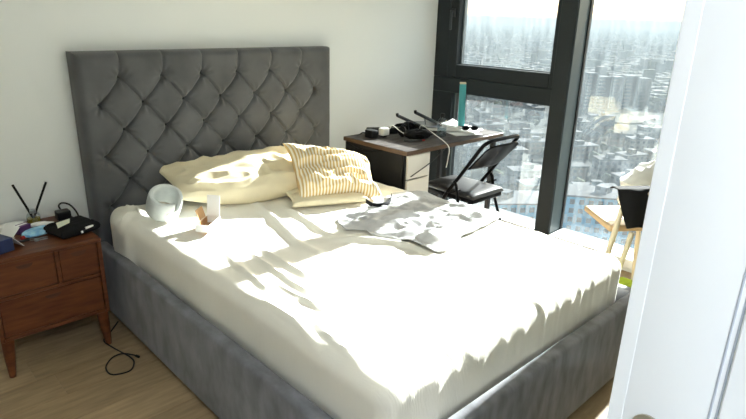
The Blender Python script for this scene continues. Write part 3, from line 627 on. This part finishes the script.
# desk clutter
def cable(name, pts, r, m, label): return MB().tube(spline(pts), r, 7).build(name, m, None, label=label, cat='cable')
pbk = thing('power_brick', (1.87, -.29, DZ), 'black power brick on the desk corner beside the white plug', 'charger')
MB().box(1.845, 1.90, -.325, -.255, DZ, DZ+.052, .005).build('body', black_plastic, pbk)
MB().tube(spline([(1.845, -.28, DZ+.03), (1.825, -.26, DZ+.034), (1.815, -.24, DZ+.02), (1.83, -.2, DZ+.004)]), .004, 7).build('cable', black_plastic, pbk)
wp = thing('wall_plug', (1.955, -.32, DZ), 'white square usb plug next to the black power brick', 'plug')
MB().box(1.925, 1.985, -.345, -.30, DZ+.012, DZ+.060, .005).build('body', white_plastic, wp)
MB().box(1.94, 1.97, -.335, -.31, DZ, DZ+.013, .002).build('socket_base', black_plastic, wp)
pst = thing('power_strip', (2.03, -.25, DZ), 'black power strip lying across the desk', 'power strip')
MB().obox((2.03, -.235, DZ+.02), (.86, -.5, 0), (.5, .86, 0), ez, .22, .055, .04, .006).build('body', black_plastic, pst)
for k in (-.07, -.02, .03): MB().obox((2.03+.86*k, -.235-.5*k, DZ+.0405), (.86, -.5, 0), (.5, .86, 0), ez, .03, .03, .002).build('socket', vinyl, pst, False)
hp = thing('headphones', (2.13, -.40, DZ), 'black over ear headphones in the middle of the desk', 'headphones')
c = np.array([2.12, -.41, DZ+.01])
MB().tube([c+np.array([.075*math.cos(t), .03*math.sin(t)*.5+.02, .015+.062*math.sin(t)]) for t in np.linspace(0, math.pi, 20)], .008, 8).build('headband', black_plastic, hp)
for s_ in (-1, 1):
    e = MB().lathe([(.0, 0), (.034, .002), (.036, .016), (.026, .026), (0, .028)], 20); V = np.concatenate(e.v)[:, [2, 1, 0]]*[s_, 1, 1]; e.v = [V+c+np.array([s_*.062, .01, .028])]
    e.build('ear_cup', vinyl, hp)
crumple('black_pouch', (2.10, -.50, DZ), .09, .045, .06, vinyl, 'lumpy black glossy pouch in front of the headphones', 'pouch', 3.4, -.4)
crumple('black_pouch', (2.25, -.215, DZ), .08, .035, .04, black_fabric, 'flat black fabric pouch at the back of the desk', 'pouch', 9.4, -.4)
ls = thing('laptop_stand', (2.32, -.28, DZ), 'folded silver laptop stand with two raised arms on desk', 'laptop stand')
for (a, b) in (((397.5, 115.5), (425, 130)), ((415.5, 112.5), (441, 125))):
    X_ = 2.12 if a[0] < 400 else 2.26
    p = px(*a, X=X_); q_ = px(*b, X=X_+.24); q_[2] = max(q_[2], DZ+.012)
    ar = MB().tube([p, q_], .011, 8).build('arm', handle_m, ls)
    MB().tube([p+[0, 0, -.004], p+[-.004, 0, .014]], .010, 8).build('rubber_tip', black_plastic, ar)
    MB().tube([p+(q_-p)*.35, (p[0]+.14, p[1]+.02, DZ+.006)], .005, 7).build('strut', silver_m, ar)
MB().obox((2.42, -.28, DZ+.0275), (.8, -.6, 0), (.6, .8, 0), ez, .16, .2, .012, .003).build('base', silver_m, ls)
wb = thing('water_bottle', (2.289, -.535, DZ), 'clear plastic water bottle with dark cap on the desk', 'bottle')
c = (2.289, -.535, DZ)
MB().lathe([(.029, 0), (.031, .004), (.031, .03), (.029, .034), (.031, .038), (.031, .095), (.026, .112), (.0125, .128), (.0125, .135)], 24, c).build('body', bottle_m, wb)
MB().lathe([(.0285, .003), (.0295, .006), (.0295, .05), (0, .05)], 24, c).build('water', glass_mat('water', 0, (.8, .87, .9), .1), wb)
MB().lathe([(.0135, .128), (.0145, .129), (.0145, .15), (.0125, .153), (0, .153)], 20, c).build('cap', black_plastic, wb)
# papers: several loose sheets
for k, (cx, cy, a_, sx, sy, tz) in enumerate(((2.50, -.52, -.35, .21, .26, .0), (2.56, -.50, .3, .2, .24, .006), (2.46, -.40, .9, .2, .22, .012), (2.58, -.40, -.1, .18, .2, .018))):
    u, v = np.meshgrid(np.linspace(-1, 1, 14), np.linspace(-1, 1, 14)); x = u*sx/2; y = v*sy/2
    z = DZ+.003+tz+.022*np.clip(u*.6+v*.5-.2, 0, 2)**2*(k+1)*.35
    A = np.stack([cx+x*math.cos(a_)-y*math.sin(a_), cy+x*math.sin(a_)+y*math.cos(a_), z], -1)
    A[..., 0] = np.minimum(A[..., 0], 2.735)
    p_ = MB().grid(A).build('paper_sheet', paper_m, None, True, ['loose white paper hanging nearest the front edge of desk', 'white paper sheet with curled corner under the sunglasses', 'white paper sheet beside the laptop stand', 'topmost white paper sheet before the teal stick'][k], 'paper', 'loose papers on the desk'); fin(p_, .0012)
sg = thing('sunglasses', (2.55, -.55, DZ+.02), 'folded black sunglasses lying on the white papers', 'glasses')
c = px(470, 129, Z=DZ+.03); 
for s_ in (-1, 1):
    cc = c+np.array([.030*s_*.75, -.030*s_*.66, .006])
    MB().tube([cc+np.array([.75*.024*math.cos(t), -.66*.024*math.cos(t), .014*math.sin(t)]) for t in np.linspace(0, 2*math.pi, 17)[:-1]], .004, 6, True).build('rim', black_plastic, sg)
    MB().add([cc+np.array([.75*.023*math.cos(t), -.66*.023*math.cos(t), .0135*math.sin(t)]) for t in np.linspace(0, 2*math.pi, 17)[:-1]], [tuple(range(16))]).build('lens', black_gloss, sg, False)
    MB().tube([cc+np.array([.75*.026*s_, -.66*.026*s_, .008]), cc+np.array([.75*.026*s_+.03, -.66*.026*s_+.05, .003]), c+np.array([.07, .06, -.004])], .0028, 6).build('temple', black_plastic, sg)
MB().tube([c+np.array([-.006, .005, .01]), c+np.array([.006, -.005, .01])], .003, 6).build('bridge', black_plastic, sg)
tl = thing('yoga_stick', (2.55, -.50, DZ), 'upright flat teal stick with tan end against window', 'stick')
p = px(461.2, 123, X=2.60); q_ = px(463, 84, X=2.60)
ax = np.array([.70, -.71, 0]); up_ = q_-p; up_ = up_/np.linalg.norm(up_); ay_ = np.cross(up_, ax)
L_ = np.linalg.norm(q_-p); MB().obox(p+up_*(L_/2-.03), ax, ay_, up_, .047, .02, L_+.06, .006).build('body', teal_m, tl)
MB().obox(q_+up_*.006, ax, ay_, up_, .046, .0195, .014, .004).build('end_cap', tan_m, tl, label='tan end cap')
cable('white_cable', [(2.0, -.33, DZ+.05), (2.0, -.36, DZ+.075), (2.02, -.42, DZ+.04), (2.05, -.5, DZ+.012), (2.10, -.50, DZ+.006), (2.16, -.45, DZ+.01), (2.12, -.50, DZ+.085), (2.11, -.62, DZ+.05), (2.12, -.735, DZ-.01), (2.125, -.735, DZ-.09), (2.115, -.733, DZ-.15)], .003, white_plastic, 'white charging cable drooping over the front desk edge')
cable('black_cable', [(1.79, -.728, .585), (1.88, -.728, .615), (1.96, -.729, .645), (2.05, -.73, .69), (2.1, -.728, .716)], .0035, black_plastic, 'thin black cable slanting across white desk drawers')
pen = thing('pen', (2.02, -.52, DZ), 'dark pen with red tip near the desk front corner', 'pen')
MB().tube([(1.955, -.50, DZ+.006), (2.06, -.565, DZ+.006)], .006, 8).build('barrel', handle_m, pen); MB().tube([(2.06, -.565, DZ+.006), (2.075, -.575, DZ+.006)], .0055, 8).build('tip', red_m, pen)
# ------------------------------------------------------------------ black folding chair
fcx = thing('folding_chair', (2.26, -.80, 0), 'black padded metal folding chair at the desk', 'chair')
CX0, CX1 = 2.075, 2.425
def side(x): return [(x, -1.045, .80), (x, -.965, .735), (x, -.865, .555), (x, -.76, .405), (x, -.60, .03), (x, -.595, .0)]
top = [(CX0, -1.02, .775), (CX0+.012, -1.043, .802), (CX0+.05, -1.055, .815), ((CX0+CX1)/2, -1.062, .82), (CX1-.05, -1.055, .815), (CX1-.012, -1.043, .802), (CX1, -1.02, .775)]
fr = [(CX0, -.58, .0), (CX0, -.70, .26), (CX0, -.77, .42), (CX0, -.865, .555), (CX0, -.96, .69)]+top+[(CX1, -.96, .69), (CX1, -.865, .555), (CX1, -.77, .42), (CX1, -.70, .26), (CX1, -.58, .0)]
MB().tube(spline(fr, 5), .0115, 10).build('frame', black_gloss, fcx)
nu, nv = 24, 14; u, v = np.meshgrid(np.linspace(0, 1, nu), np.linspace(0, 1, nv))
zz = .625+.165*v; yy = -.93-(zz-.625)*.72+.0*u-.035*np.sin(math.pi*u)
br = MB().grid(np.stack([CX0+.004+(CX1-CX0-.008)*u, yy, zz-.03*np.abs(2*u-1)**4*v], -1)).build('backrest', black_gloss, fcx); fin(br, .006)
seat = MB(); S0, S1, SY0, SY1 = CX0+.012, CX1-.012, -.985, -.565
u, v = np.meshgrid(np.linspace(-1, 1, 40), np.linspace(-1, 1, 40)); tt = ((1-np.abs(u)**8)*(1-np.abs(v)**8)).clip(0, 1)**.35
SXc, SYc = (S0+S1)/2, (SY0+SY1)/2; xa = SXc+(S1-S0)/2*u*(1-.03*v); ya = SYc+(SY1-SY0)/2*v
seat.grid(np.stack([xa, ya, .44+.032*tt+.006*(1-u*u)*(1-v*v)], -1)); seat.grid(np.stack([xa, ya, .44-.004*tt], -1))
weld(seat.build('seat', seat_vinyl, fcx, label='black padded vinyl seat'))
MB().box(S0+.008, S1-.008, SY0+.01, SY1-.01, .405, .438, .008).build('seat_pan', black_gloss, fcx)
for x in (CX0-.014, CX1+.014):
    MB().tube(spline([(x, -.845, .535), (x, -.87, .50), (x, -.89, .40), (x, -.97, .2), (x, -1.05, .0)], 4), .010, 8).build('leg', black_gloss, fcx)
    MB().tube([(x, -.80, .445), (x, -.90, .49)], .005, 6).build('link', black_gloss, fcx)
MB().tube([(CX0-.014, -.965, .215), (CX1+.014, -.965, .215)], .007, 8).build('stretcher', black_gloss, fcx)
MB().tube([(CX0, -.665, .18), (CX1, -.665, .18)], .007, 8).build('stretcher', black_gloss, fcx)
# ------------------------------------------------------------------ wooden chair by the window with clothes on it
Fv = np.array([.60, .80, 0]); Rv = np.array([.80, -.60, 0]); rl = np.array([2.27, -1.775, 0])
wc = thing('wooden_chair', (2.45, -1.78, 0), 'pale wooden chair by the tall window holding clothes', 'chair')
WC, DC = .36, .30
u, v = np.meshgrid(np.linspace(0, 1, 24), np.linspace(0, 1, 24))
zs = .455-.018*np.sin(math.pi*u)*np.sin(math.pi*v)+.012*v
P3 = rl+(u*WC-.01)[..., None]*Rv+(v*DC+.01)[..., None]*Fv; P3[..., 2] = zs
bot = P3.copy(); bot[..., 2] -= .026+.008*(1-v)
sm_ = MB().grid(P3).grid(bot)
E_ = np.concatenate([np.arange(24), 23+24*np.arange(1, 24), 575-np.arange(1, 24), 24*np.arange(22, 0, -1)]); V0 = P3.reshape(-1, 3)[E_]; V1 = bot.reshape(-1, 3)[E_]; n_ = len(E_)
sm_.add(np.concatenate([V0, V1]), [(i, (i+1) % n_, n_+(i+1) % n_, n_+i) for i in range(n_)]); weld(sm_.build('seat', pine_m, wc))
lv = np.array([-.72, .69, 0])
a_ = rl+Rv*.012-Fv*.012
MB().tube([a_+[0, 0, .65]-Fv*.04, a_+[0, 0, .45], a_+lv*.035+[0, 0, .2], a_+lv*.075], [.011, .0155, .0145, .011], 12).build('leg', pine_leg, wc)
b_ = rl+Rv*(WC-.012)-Fv*.012
MB().tube([b_+[0, 0, .70]-Fv*.05, b_+[0, 0, .45], b_+Rv*.03+[0, 0, .2], b_+Rv*.06], [.011, .0155, .0145, .011], 12).build('leg', pine_leg, wc)
for c_, s_ in ((px(631.5, 236, Z=.42)*[1, 1, 0], -1), (rl+Rv*(WC-.05)+Fv*(DC-.05), 1)):
    MB().tube([c_+[0, 0, .44], c_+(lv*.07 if s_ < 0 else Rv*.03)], [.015, .011], 12).build('leg', pine_leg, wc)
bk = [rl+Rv*(WC*t)-Fv*(.05+.03*math.sin(math.pi*t))+np.array([0, 0, .665]) for t in np.linspace(0, 1, 9)]
MB().tube(bk, .016, 10).build('back_rail', pine_leg, wc)
# black garment draped over the chair back
u, v = np.meshgrid(np.linspace(0, 1.0, 40), np.linspace(0, 1, 44)); u0 = -.17+.22*np.clip(-(v*.27-.20)/.2, 0, 1); u = u0+(1-u0)*u
base = rl+(u*WC)[..., None]*Rv
s_ = v*.27-.20                                        # negative: behind (room side), positive: over to the seat side
out_ = np.where(s_ < 0, .092+.010*np.sin(u*13), .088-.115*np.clip(s_/.10, 0, 1)); zz = np.where(s_ < 0, .688+s_*1.08, .688-np.clip(s_-.05, 0, 1)*.75)
zz = zz+.010*np.sin(u*9)*np.clip(-s_*5, 0, 1)
Pg = base-out_[..., None]*Fv; Pg[..., 2] = zz
gm = MB().grid(Pg).build('black_garment', black_fabric, None, label='black garment draped over the wooden chair back', cat='clothing'); fin(gm, .006, 1)
# white pillow on the chair seat rising above the garment
cp_ = rl+Rv*.22+Fv*.10+np.array([0, 0, .665])
crumple('folded_duvet', tuple(rl+Rv*.34+Fv*.13+np.array([0, 0, .462])), .22, .13, .30, white_cotton, 'white rumpled duvet piled on the wooden chair seat', 'duvet', 8.3, math.atan2(Rv[1], Rv[0]))
# green cloth on the floor at the bed's far corner
gc = px(633, 291, Z=.30)
crumple('green_bag', (1.93, -2.0, 0), .10, .14, .305, green_m, 'yellow green bag on floor beside the bed foot corner', 'bag', 2.9)
# ------------------------------------------------------------------ city outside, far below
GZ = -70.
_mat0 = mat
def mat(name, col, rough=.6, **k): k.setdefault('spec', .03); return _mat0(name, col, rough, **k)
def wall_mat(name, c, win, sc=.33, rnd=.15):
    m = mat(name, c, .85, rnd=rnd); t = m.node_tree; b = t.nodes['Principled BSDF']; N = t.nodes.new; L = t.links.new
    src = b.inputs['Base Color'].links[0].from_socket
    tc = N('ShaderNodeTexCoord'); sp = N('ShaderNodeSeparateXYZ'); L(tc.outputs['Object'], sp.inputs[0])
    ad = N('ShaderNodeMath'); ad.operation = 'ADD'; L(sp.outputs[0], ad.inputs[0]); L(sp.outputs[1], ad.inputs[1])
    def cell(s, k):
        m1 = N('ShaderNodeMath'); m1.operation = 'MULTIPLY'; m1.inputs[1].default_value = k; L(s, m1.inputs[0]); f = N('ShaderNodeMath'); f.operation = 'FRACT'; L(m1.outputs[0], f.inputs[0])
        g = N('ShaderNodeMath'); g.operation = 'GREATER_THAN'; g.inputs[1].default_value = .55; L(f.outputs[0], g.inputs[0]); return g.outputs[0]
    mu = N('ShaderNodeMath'); mu.operation = 'MULTIPLY'; L(cell(ad.outputs[0], sc), mu.inputs[0]); L(cell(sp.outputs[2], .34), mu.inputs[1])
    mx = N('ShaderNodeMixRGB'); L(mu.outputs[0], mx.inputs[0]); L(src, mx.inputs[1]); mx.inputs[2].default_value = (*win, 1); L(mx.outputs[0], b.inputs['Base Color']); return m
brick_w = wall_mat('brick_terrace_wall', (.085, .055, .045), (.03, .03, .035)); cream_w = wall_mat('cream_render', (.12, .118, .11), (.03, .035, .04)); grey_w = wall_mat('grey_concrete', (.09, .092, .095), (.02, .025, .03))
brown_w = wall_mat('brown_tower_wall', (.08, .062, .056), (.03, .03, .03), .22)
roof_d = mat('slate_roof', (.035, .036, .04), .8, rnd=.3); roof_l = mat('pale_flat_roof', (.06, .062, .064), .8, rnd=.4); roof_r = mat('clay_roof', (.08, .04, .03), .8, rnd=.2)
cyan_w = mat('light_blue_cladding', (.10, .36, .48), .6); pale_w = mat('pale_blue_panel', (.24, .40, .46), .6); winglass = mat('dark_window_glass', (.03, .045, .055), .25)
leaf_m = mat('city_tree_leaves', (.022, .03, .016), .9, rnd=.3); trunk_m = mat('city_tree_trunk', (.05, .04, .03), .9)
ground_m = mat('city_ground', (.022, .025, .022), .95, var=.5, vscale=.02, col2=(.042, .043, .04)); field_m = mat('pale_field', (.07, .066, .05), .95, var=.2, vscale=.03)
struct('ground', MB().add([(-300, -6000, GZ), (16000, -6000, GZ), (16000, 14000, GZ), (-300, 14000, GZ)], [(0, 1, 2, 3)]), ground_m, 'city ground far below the window', 'ground')
# blue clad apartment building: two wings with built windows
win_me = MB().box(-.75, .75, -.12, .12, 0, 1.6).mesh('window_pane', winglass, smooth=False)
pan_me = MB().box(-.42, .42, -.08, .08, 0, 2.9).mesh('cladding_panel', pale_w, smooth=False)
def blue_wing(p0, p1, zt, depth, label):
    p0, p1 = np.array(p0, float), np.array(p1, float); L_ = np.linalg.norm(p1-p0); e = (p1-p0)/L_; nrm = np.array([-e[1], e[0]])       # nrm: away from the room
    if nrm@p0 < 0: nrm = -nrm
    t_ = thing('blue_apartment_building', (*(p0+p1)/2, GZ), label, 'building')
    q = [p0, p1, p1+nrm*depth, p0+nrm*depth]
    MB().prism([tuple(a) for a in q], GZ, zt).build('walls', cyan_w, t_, False)
    q2 = [p0-e*.4-nrm*.4, p1+e*.4-nrm*.4, p1+e*.4+nrm*(depth+.4), p0-e*.4+nrm*(depth+.4)]
    MB().prism([tuple(a) for a in q2], zt, zt+.5).build('roof', roof_l, t_, False)
    c0 = p0+e*L_*.45+nrm*depth*.5; MB().box(c0[0]-2, c0[0]+2, c0[1]-2, c0[1]+2, zt+.5, zt+2.6).build('roof_plant', grey_w, t_, False)
    an = math.atan2(e[1], e[0]); rows = int((zt-GZ)/3)
    for r in range(rows):
        k = 1.6
        while k < L_-1.2:
            c = p0+e*k-nrm*.06; link('window', win_me, t_, (c[0], c[1], zt-2.5-3*r), an)
            if (int(k*3)+r) % 3 == 0: c = p0+e*(k+1.4)-nrm*.05; link('cladding_panel', pan_me, t_, (c[0], c[1], zt-3.0-3*r), an)
            k += 2.9
    return t_
blue_wing((136, 95.5), (157, 78.5), -52.5, 13, 'light blue flats with white roof seen behind the folding chair')
blue_wing((163, 85), (186, 53), -52, 13, 'long light blue block of flats below the wooden chair')
tw_c = [(585, 82), (600, 85), (611, 86), (626, 83.5), (636, 84)]
for k, (a, h) in enumerate(((589, 29), (602, 26), (615, 26), (628, 27), (642, 25))):
    c = px(a, 109, Z=GZ); e = np.array([.78, -.62]); n = np.array([.62, .78]); c = c[:2]; wd = 8.5+(k % 2)*1.5
    t_ = thing('tower_block', (*c, GZ), 'brown tower block in the row behind pale field', 'building', 'row of brown tower blocks')
    q = [c-e*wd/2, c+e*wd/2, c+e*wd/2+n*12, c-e*wd/2+n*12]
    MB().prism([tuple(z) for z in q], GZ, GZ+h).build('walls', brown_w, t_, False); MB().prism([tuple(z) for z in q], GZ+h, GZ+h+1).build('roof', roof_l, t_, False)
    for s_ in (-1, 1):
        d_ = c+e*s_*wd*.5; MB().prism([tuple(d_-e*.7-n*.3), tuple(d_+e*.7-n*.3), tuple(d_+e*.7+n*2), tuple(d_-e*.7+n*2)], GZ, GZ+h).build('corner_pier', cream_w, t_, False)
c = px(622, 117, Z=GZ); fp = []
for t in np.linspace(0, 2*math.pi, 28)[:-1]: fp.append((c[0]-4+(36+4*math.sin(3*t))*math.cos(t), c[1]-2+(24+4*math.sin(2*t+1))*math.sin(t)))
fd = MB().prism(fp, GZ, GZ+1.2).build('playing_field', field_m, None, False, 'pale open field in front of brown tower blocks', 'field')
c = px(505, 116, Z=GZ); gt = thing('gas_holder', (c[0], c[1], GZ), 'pale round tower standing among the far roofs', 'tower')
MB().lathe([(2.6, 0), (2.6, 12), (2.2, 13), (0, 13.2)], 20, (c[0], c[1], GZ)).build('shell', roof_l, gt); MB().lathe([(2.75, 12), (2.75, 12.7), (2.5, 12.7)], 20, (c[0], c[1], GZ)).build('rim', cream_w, gt)
# generic buildings: prototypes that share meshes
def proto_house(L_, D_, H_, wm, rm):
    a = MB().box(-L_/2, L_/2, -D_/2, D_/2, 0, H_).mesh('walls', wm, smooth=False)
    r = D_*.32; b = MB().add([(-L_/2-.3, -D_/2-.3, H_), (L_/2+.3, -D_/2-.3, H_), (L_/2+.3, D_/2+.3, H_), (-L_/2-.3, D_/2+.3, H_), (-L_/2-.3, 0, H_+r), (L_/2+.3, 0, H_+r)], [(0, 1, 5, 4), (2, 3, 4, 5), (0, 4, 3), (1, 2, 5), (0, 3, 2, 1)]).mesh('roof', rm, smooth=False)
    c_ = MB().box(-.5, .5, -.4, .4, H_+r*.5, H_+r+1.2).mesh('chimney', wm, smooth=False); return [('walls', a), ('roof', b), ('chimney', c_)]
def proto_block(L_, D_, H_, wm, rm):
    a = MB().box(-L_/2, L_/2, -D_/2, D_/2, 0, H_).mesh('walls', wm, smooth=False)
    b = MB().box(-L_/2-.3, L_/2+.3, -D_/2-.3, D_/2+.3, H_, H_+.6).mesh('roof', rm, smooth=False)
    c_ = MB().box(-L_*.12, L_*.12, -D_*.2, D_*.2, H_+.6, H_+2.6).mesh('roof_plant', rm, smooth=False); return [('walls', a), ('roof', b), ('roof_plant', c_)]
PROT = [('terraced_house', 'house', 'slate roofed brick terraced house in the city below', 'brick terraces below', proto_house(13, 7, 5.5, brick_w, roof_d)),
        ('rendered_house', 'house', 'cream rendered house with clay roof in the city below', 'cream houses below', proto_house(9, 7, 5, cream_w, roof_r)),
        ('grey_block', 'building', 'grey concrete low block with pale flat roof in city below', 'grey blocks below', proto_block(17, 8, 8, grey_w, roof_l)),
        ('cream_block', 'building', 'cream flat roofed apartment block in the city below', 'cream blocks below', proto_block(13, 8, 9.5, cream_w, roof_l)),
        ('brick_block', 'building', 'brown brick flat roofed block in the city below', 'brick blocks below', proto_block(19, 8, 7, brick_w, roof_l))]
tree_c = MB(); bm = bmesh.new(); bmesh.ops.create_icosphere(bm, subdivisions=2, radius=1)
for q in bm.verts: q.co *= 1+.28*float(ridge(q.co.x*2+3, q.co.y*2, q.co.z*2)); q.co.z = q.co.z*1.05+1.6
tree_c.bm(bm); tree_c = tree_c.mesh('crown', leaf_m); tree_t = MB().tube([(0, 0, 0), (0, 0, 1.0)], [.16, .1], 6).mesh('trunk', trunk_m)
special = [px(622, 117, Z=GZ)[:2], px(505, 116, Z=GZ)[:2]]
r = 172.; nb_ = nt_ = 0
rg = random.Random(11); placed = []
while r < 560:
    th = 46.5
    while th < 77.5:
        a = math.radians(th+rg.uniform(-.6, .6)); x, y = CAM[0]+r*math.sin(a), CAM[1]+r*math.cos(a); x += rg.uniform(-3, 3); y += rg.uniform(-3, 3)
        ok = not (130 < x < 210 and 45 < y < 112) and np.hypot(x-special[0][0], y-special[0][1]) > 58 and not (465 < x < 560 and 185 < y < 260)
        ok = ok and all(np.hypot(x-a_, y-b_) > 14.5 for a_, b_ in placed)
        if ok and rg.random() < .62:
            k = rg.choices(range(5), (5, 2, 2, 2, 2))[0]; nm, ct, lb, gp, parts = PROT[k]
            t_ = thing(nm, (x, y, GZ), lb, ct, gp); ang_ = math.radians(-38+rg.choice((0, 90, 0, 12, -10))+rg.uniform(-5, 5))
            for pn, me in parts: link(pn, me, t_, (x, y, GZ), ang_)
            nb_ += 1; placed.append((x, y))
        elif ok and nt_ < 120:
            s = rg.uniform(1.8, 3.2); t_ = thing('tree', (x, y, GZ), 'dark leafy tree between roofs in the city below', 'tree', 'trees between the roofs')
            for pn, me in (('crown', tree_c), ('trunk', tree_t)):
                o = link(pn, me, t_, (x, y, GZ)); o.scale = (s, s, s)
            nt_ += 1
        th += math.degrees(20/r)
    r += 17 if r < 300 else 22
# far city as stuff
def scatter(n, r0, r1, a0, a1, seed):
    g = np.random.RandomState(seed); rr = np.sqrt(g.uniform(r0**2, r1**2, n)) if r1 < 900 else r0*(r1/r0)**g.uniform(0, 1, n)
    aa = np.radians(g.uniform(a0, a1, n)); return rr*np.sin(aa)+CAM[0], rr*np.cos(aa)+CAM[1], g
def far(n, r0, r1, a0, a1, seed, m, label, sc=1.):
    x, y, g = scatter(n, r0, r1, a0, a1, seed); m_ = MB(); V = np.zeros((n, 8, 3)); L_ = g.uniform(6, 20, n)*sc; D_ = g.uniform(5, 9, n)*sc; H_ = g.uniform(4, 10, n)*(1+(g.rand(n) < .03)*1.3)
    al = np.radians(-38+g.choice([0, 90, 20, -25], n)+g.uniform(-8, 8, n)); i = 0
    for sx in (-.5, .5):
        for sy in (-.5, .5):
            for sz in (0, 1):
                V[:, i, 0] = x+sx*L_*np.cos(al)-sy*D_*np.sin(al); V[:, i, 1] = y+sx*L_*np.sin(al)+sy*D_*np.cos(al); V[:, i, 2] = GZ+sz*H_; i += 1
    F = np.array([(0, 1, 3, 2), (4, 6, 7, 5), (0, 4, 5, 1), (2, 3, 7, 6), (0, 2, 6, 4), (1, 5, 7, 3)]); F = (F[None]+np.arange(n)[:, None, None]*8).reshape(-1, 4)
    me = bpy.data.meshes.new('far_roofs'); me.from_pydata(V.reshape(-1, 3).tolist(), [], F.tolist()); me.materials.append(m)
    o = bpy.data.objects.new('far_roofs', me); COL.objects.link(o); tag(o, label, 'buildings', kind='stuff')
pal_far = mat('far_pale_city', (.055, .058, .06), .8); mid_far = mat('far_brown_city', (.065, .055, .048), .8); grn_far = mat('far_tree_green', (.025, .03, .018), .9)
for k, (m, lb) in enumerate(((pal_far, 'mass of pale distant roofs towards the horizon'), (mid_far, 'mass of brown distant houses towards the horizon'), (grn_far, 'mass of dark distant trees between far houses'))):
    far(7000, 560, 6500, 40, 84, 20+k, m, lb)
far(260, 150, 560, 78.5, 95, 31, mid_far, 'brown houses beyond the window edge'); far(200, 150, 560, 25, 45.5, 32, mid_far, 'brown houses hidden behind the wall corner')
# haze over the city: a real scattering volume
hm = bpy.data.materials.new('haze'); hm.use_nodes = True; t = hm.node_tree; t.nodes.clear(); o = t.nodes.new('ShaderNodeOutputMaterial'); vs = t.nodes.new('ShaderNodeVolumeScatter')
vs.inputs['Color'].default_value = (.80, .93, 1, 1); vs.inputs['Density'].default_value = .000085; vs.inputs['Anisotropy'].default_value = .1
va = t.nodes.new('ShaderNodeVolumeAbsorption'); va.inputs['Color'].default_value = (0, 0, 0, 1); va.inputs['Density'].default_value = .00034; ash = t.nodes.new('ShaderNodeAddShader')
t.links.new(vs.outputs[0], ash.inputs[0]); t.links.new(va.outputs[0], ash.inputs[1]); t.links.new(ash.outputs[0], o.inputs['Volume'])
MB().box(8, 15500, -5500, 13500, GZ+.05, 22).build('haze', hm, None, False, 'pale daylight haze lying over the city', 'haze', kind='stuff')
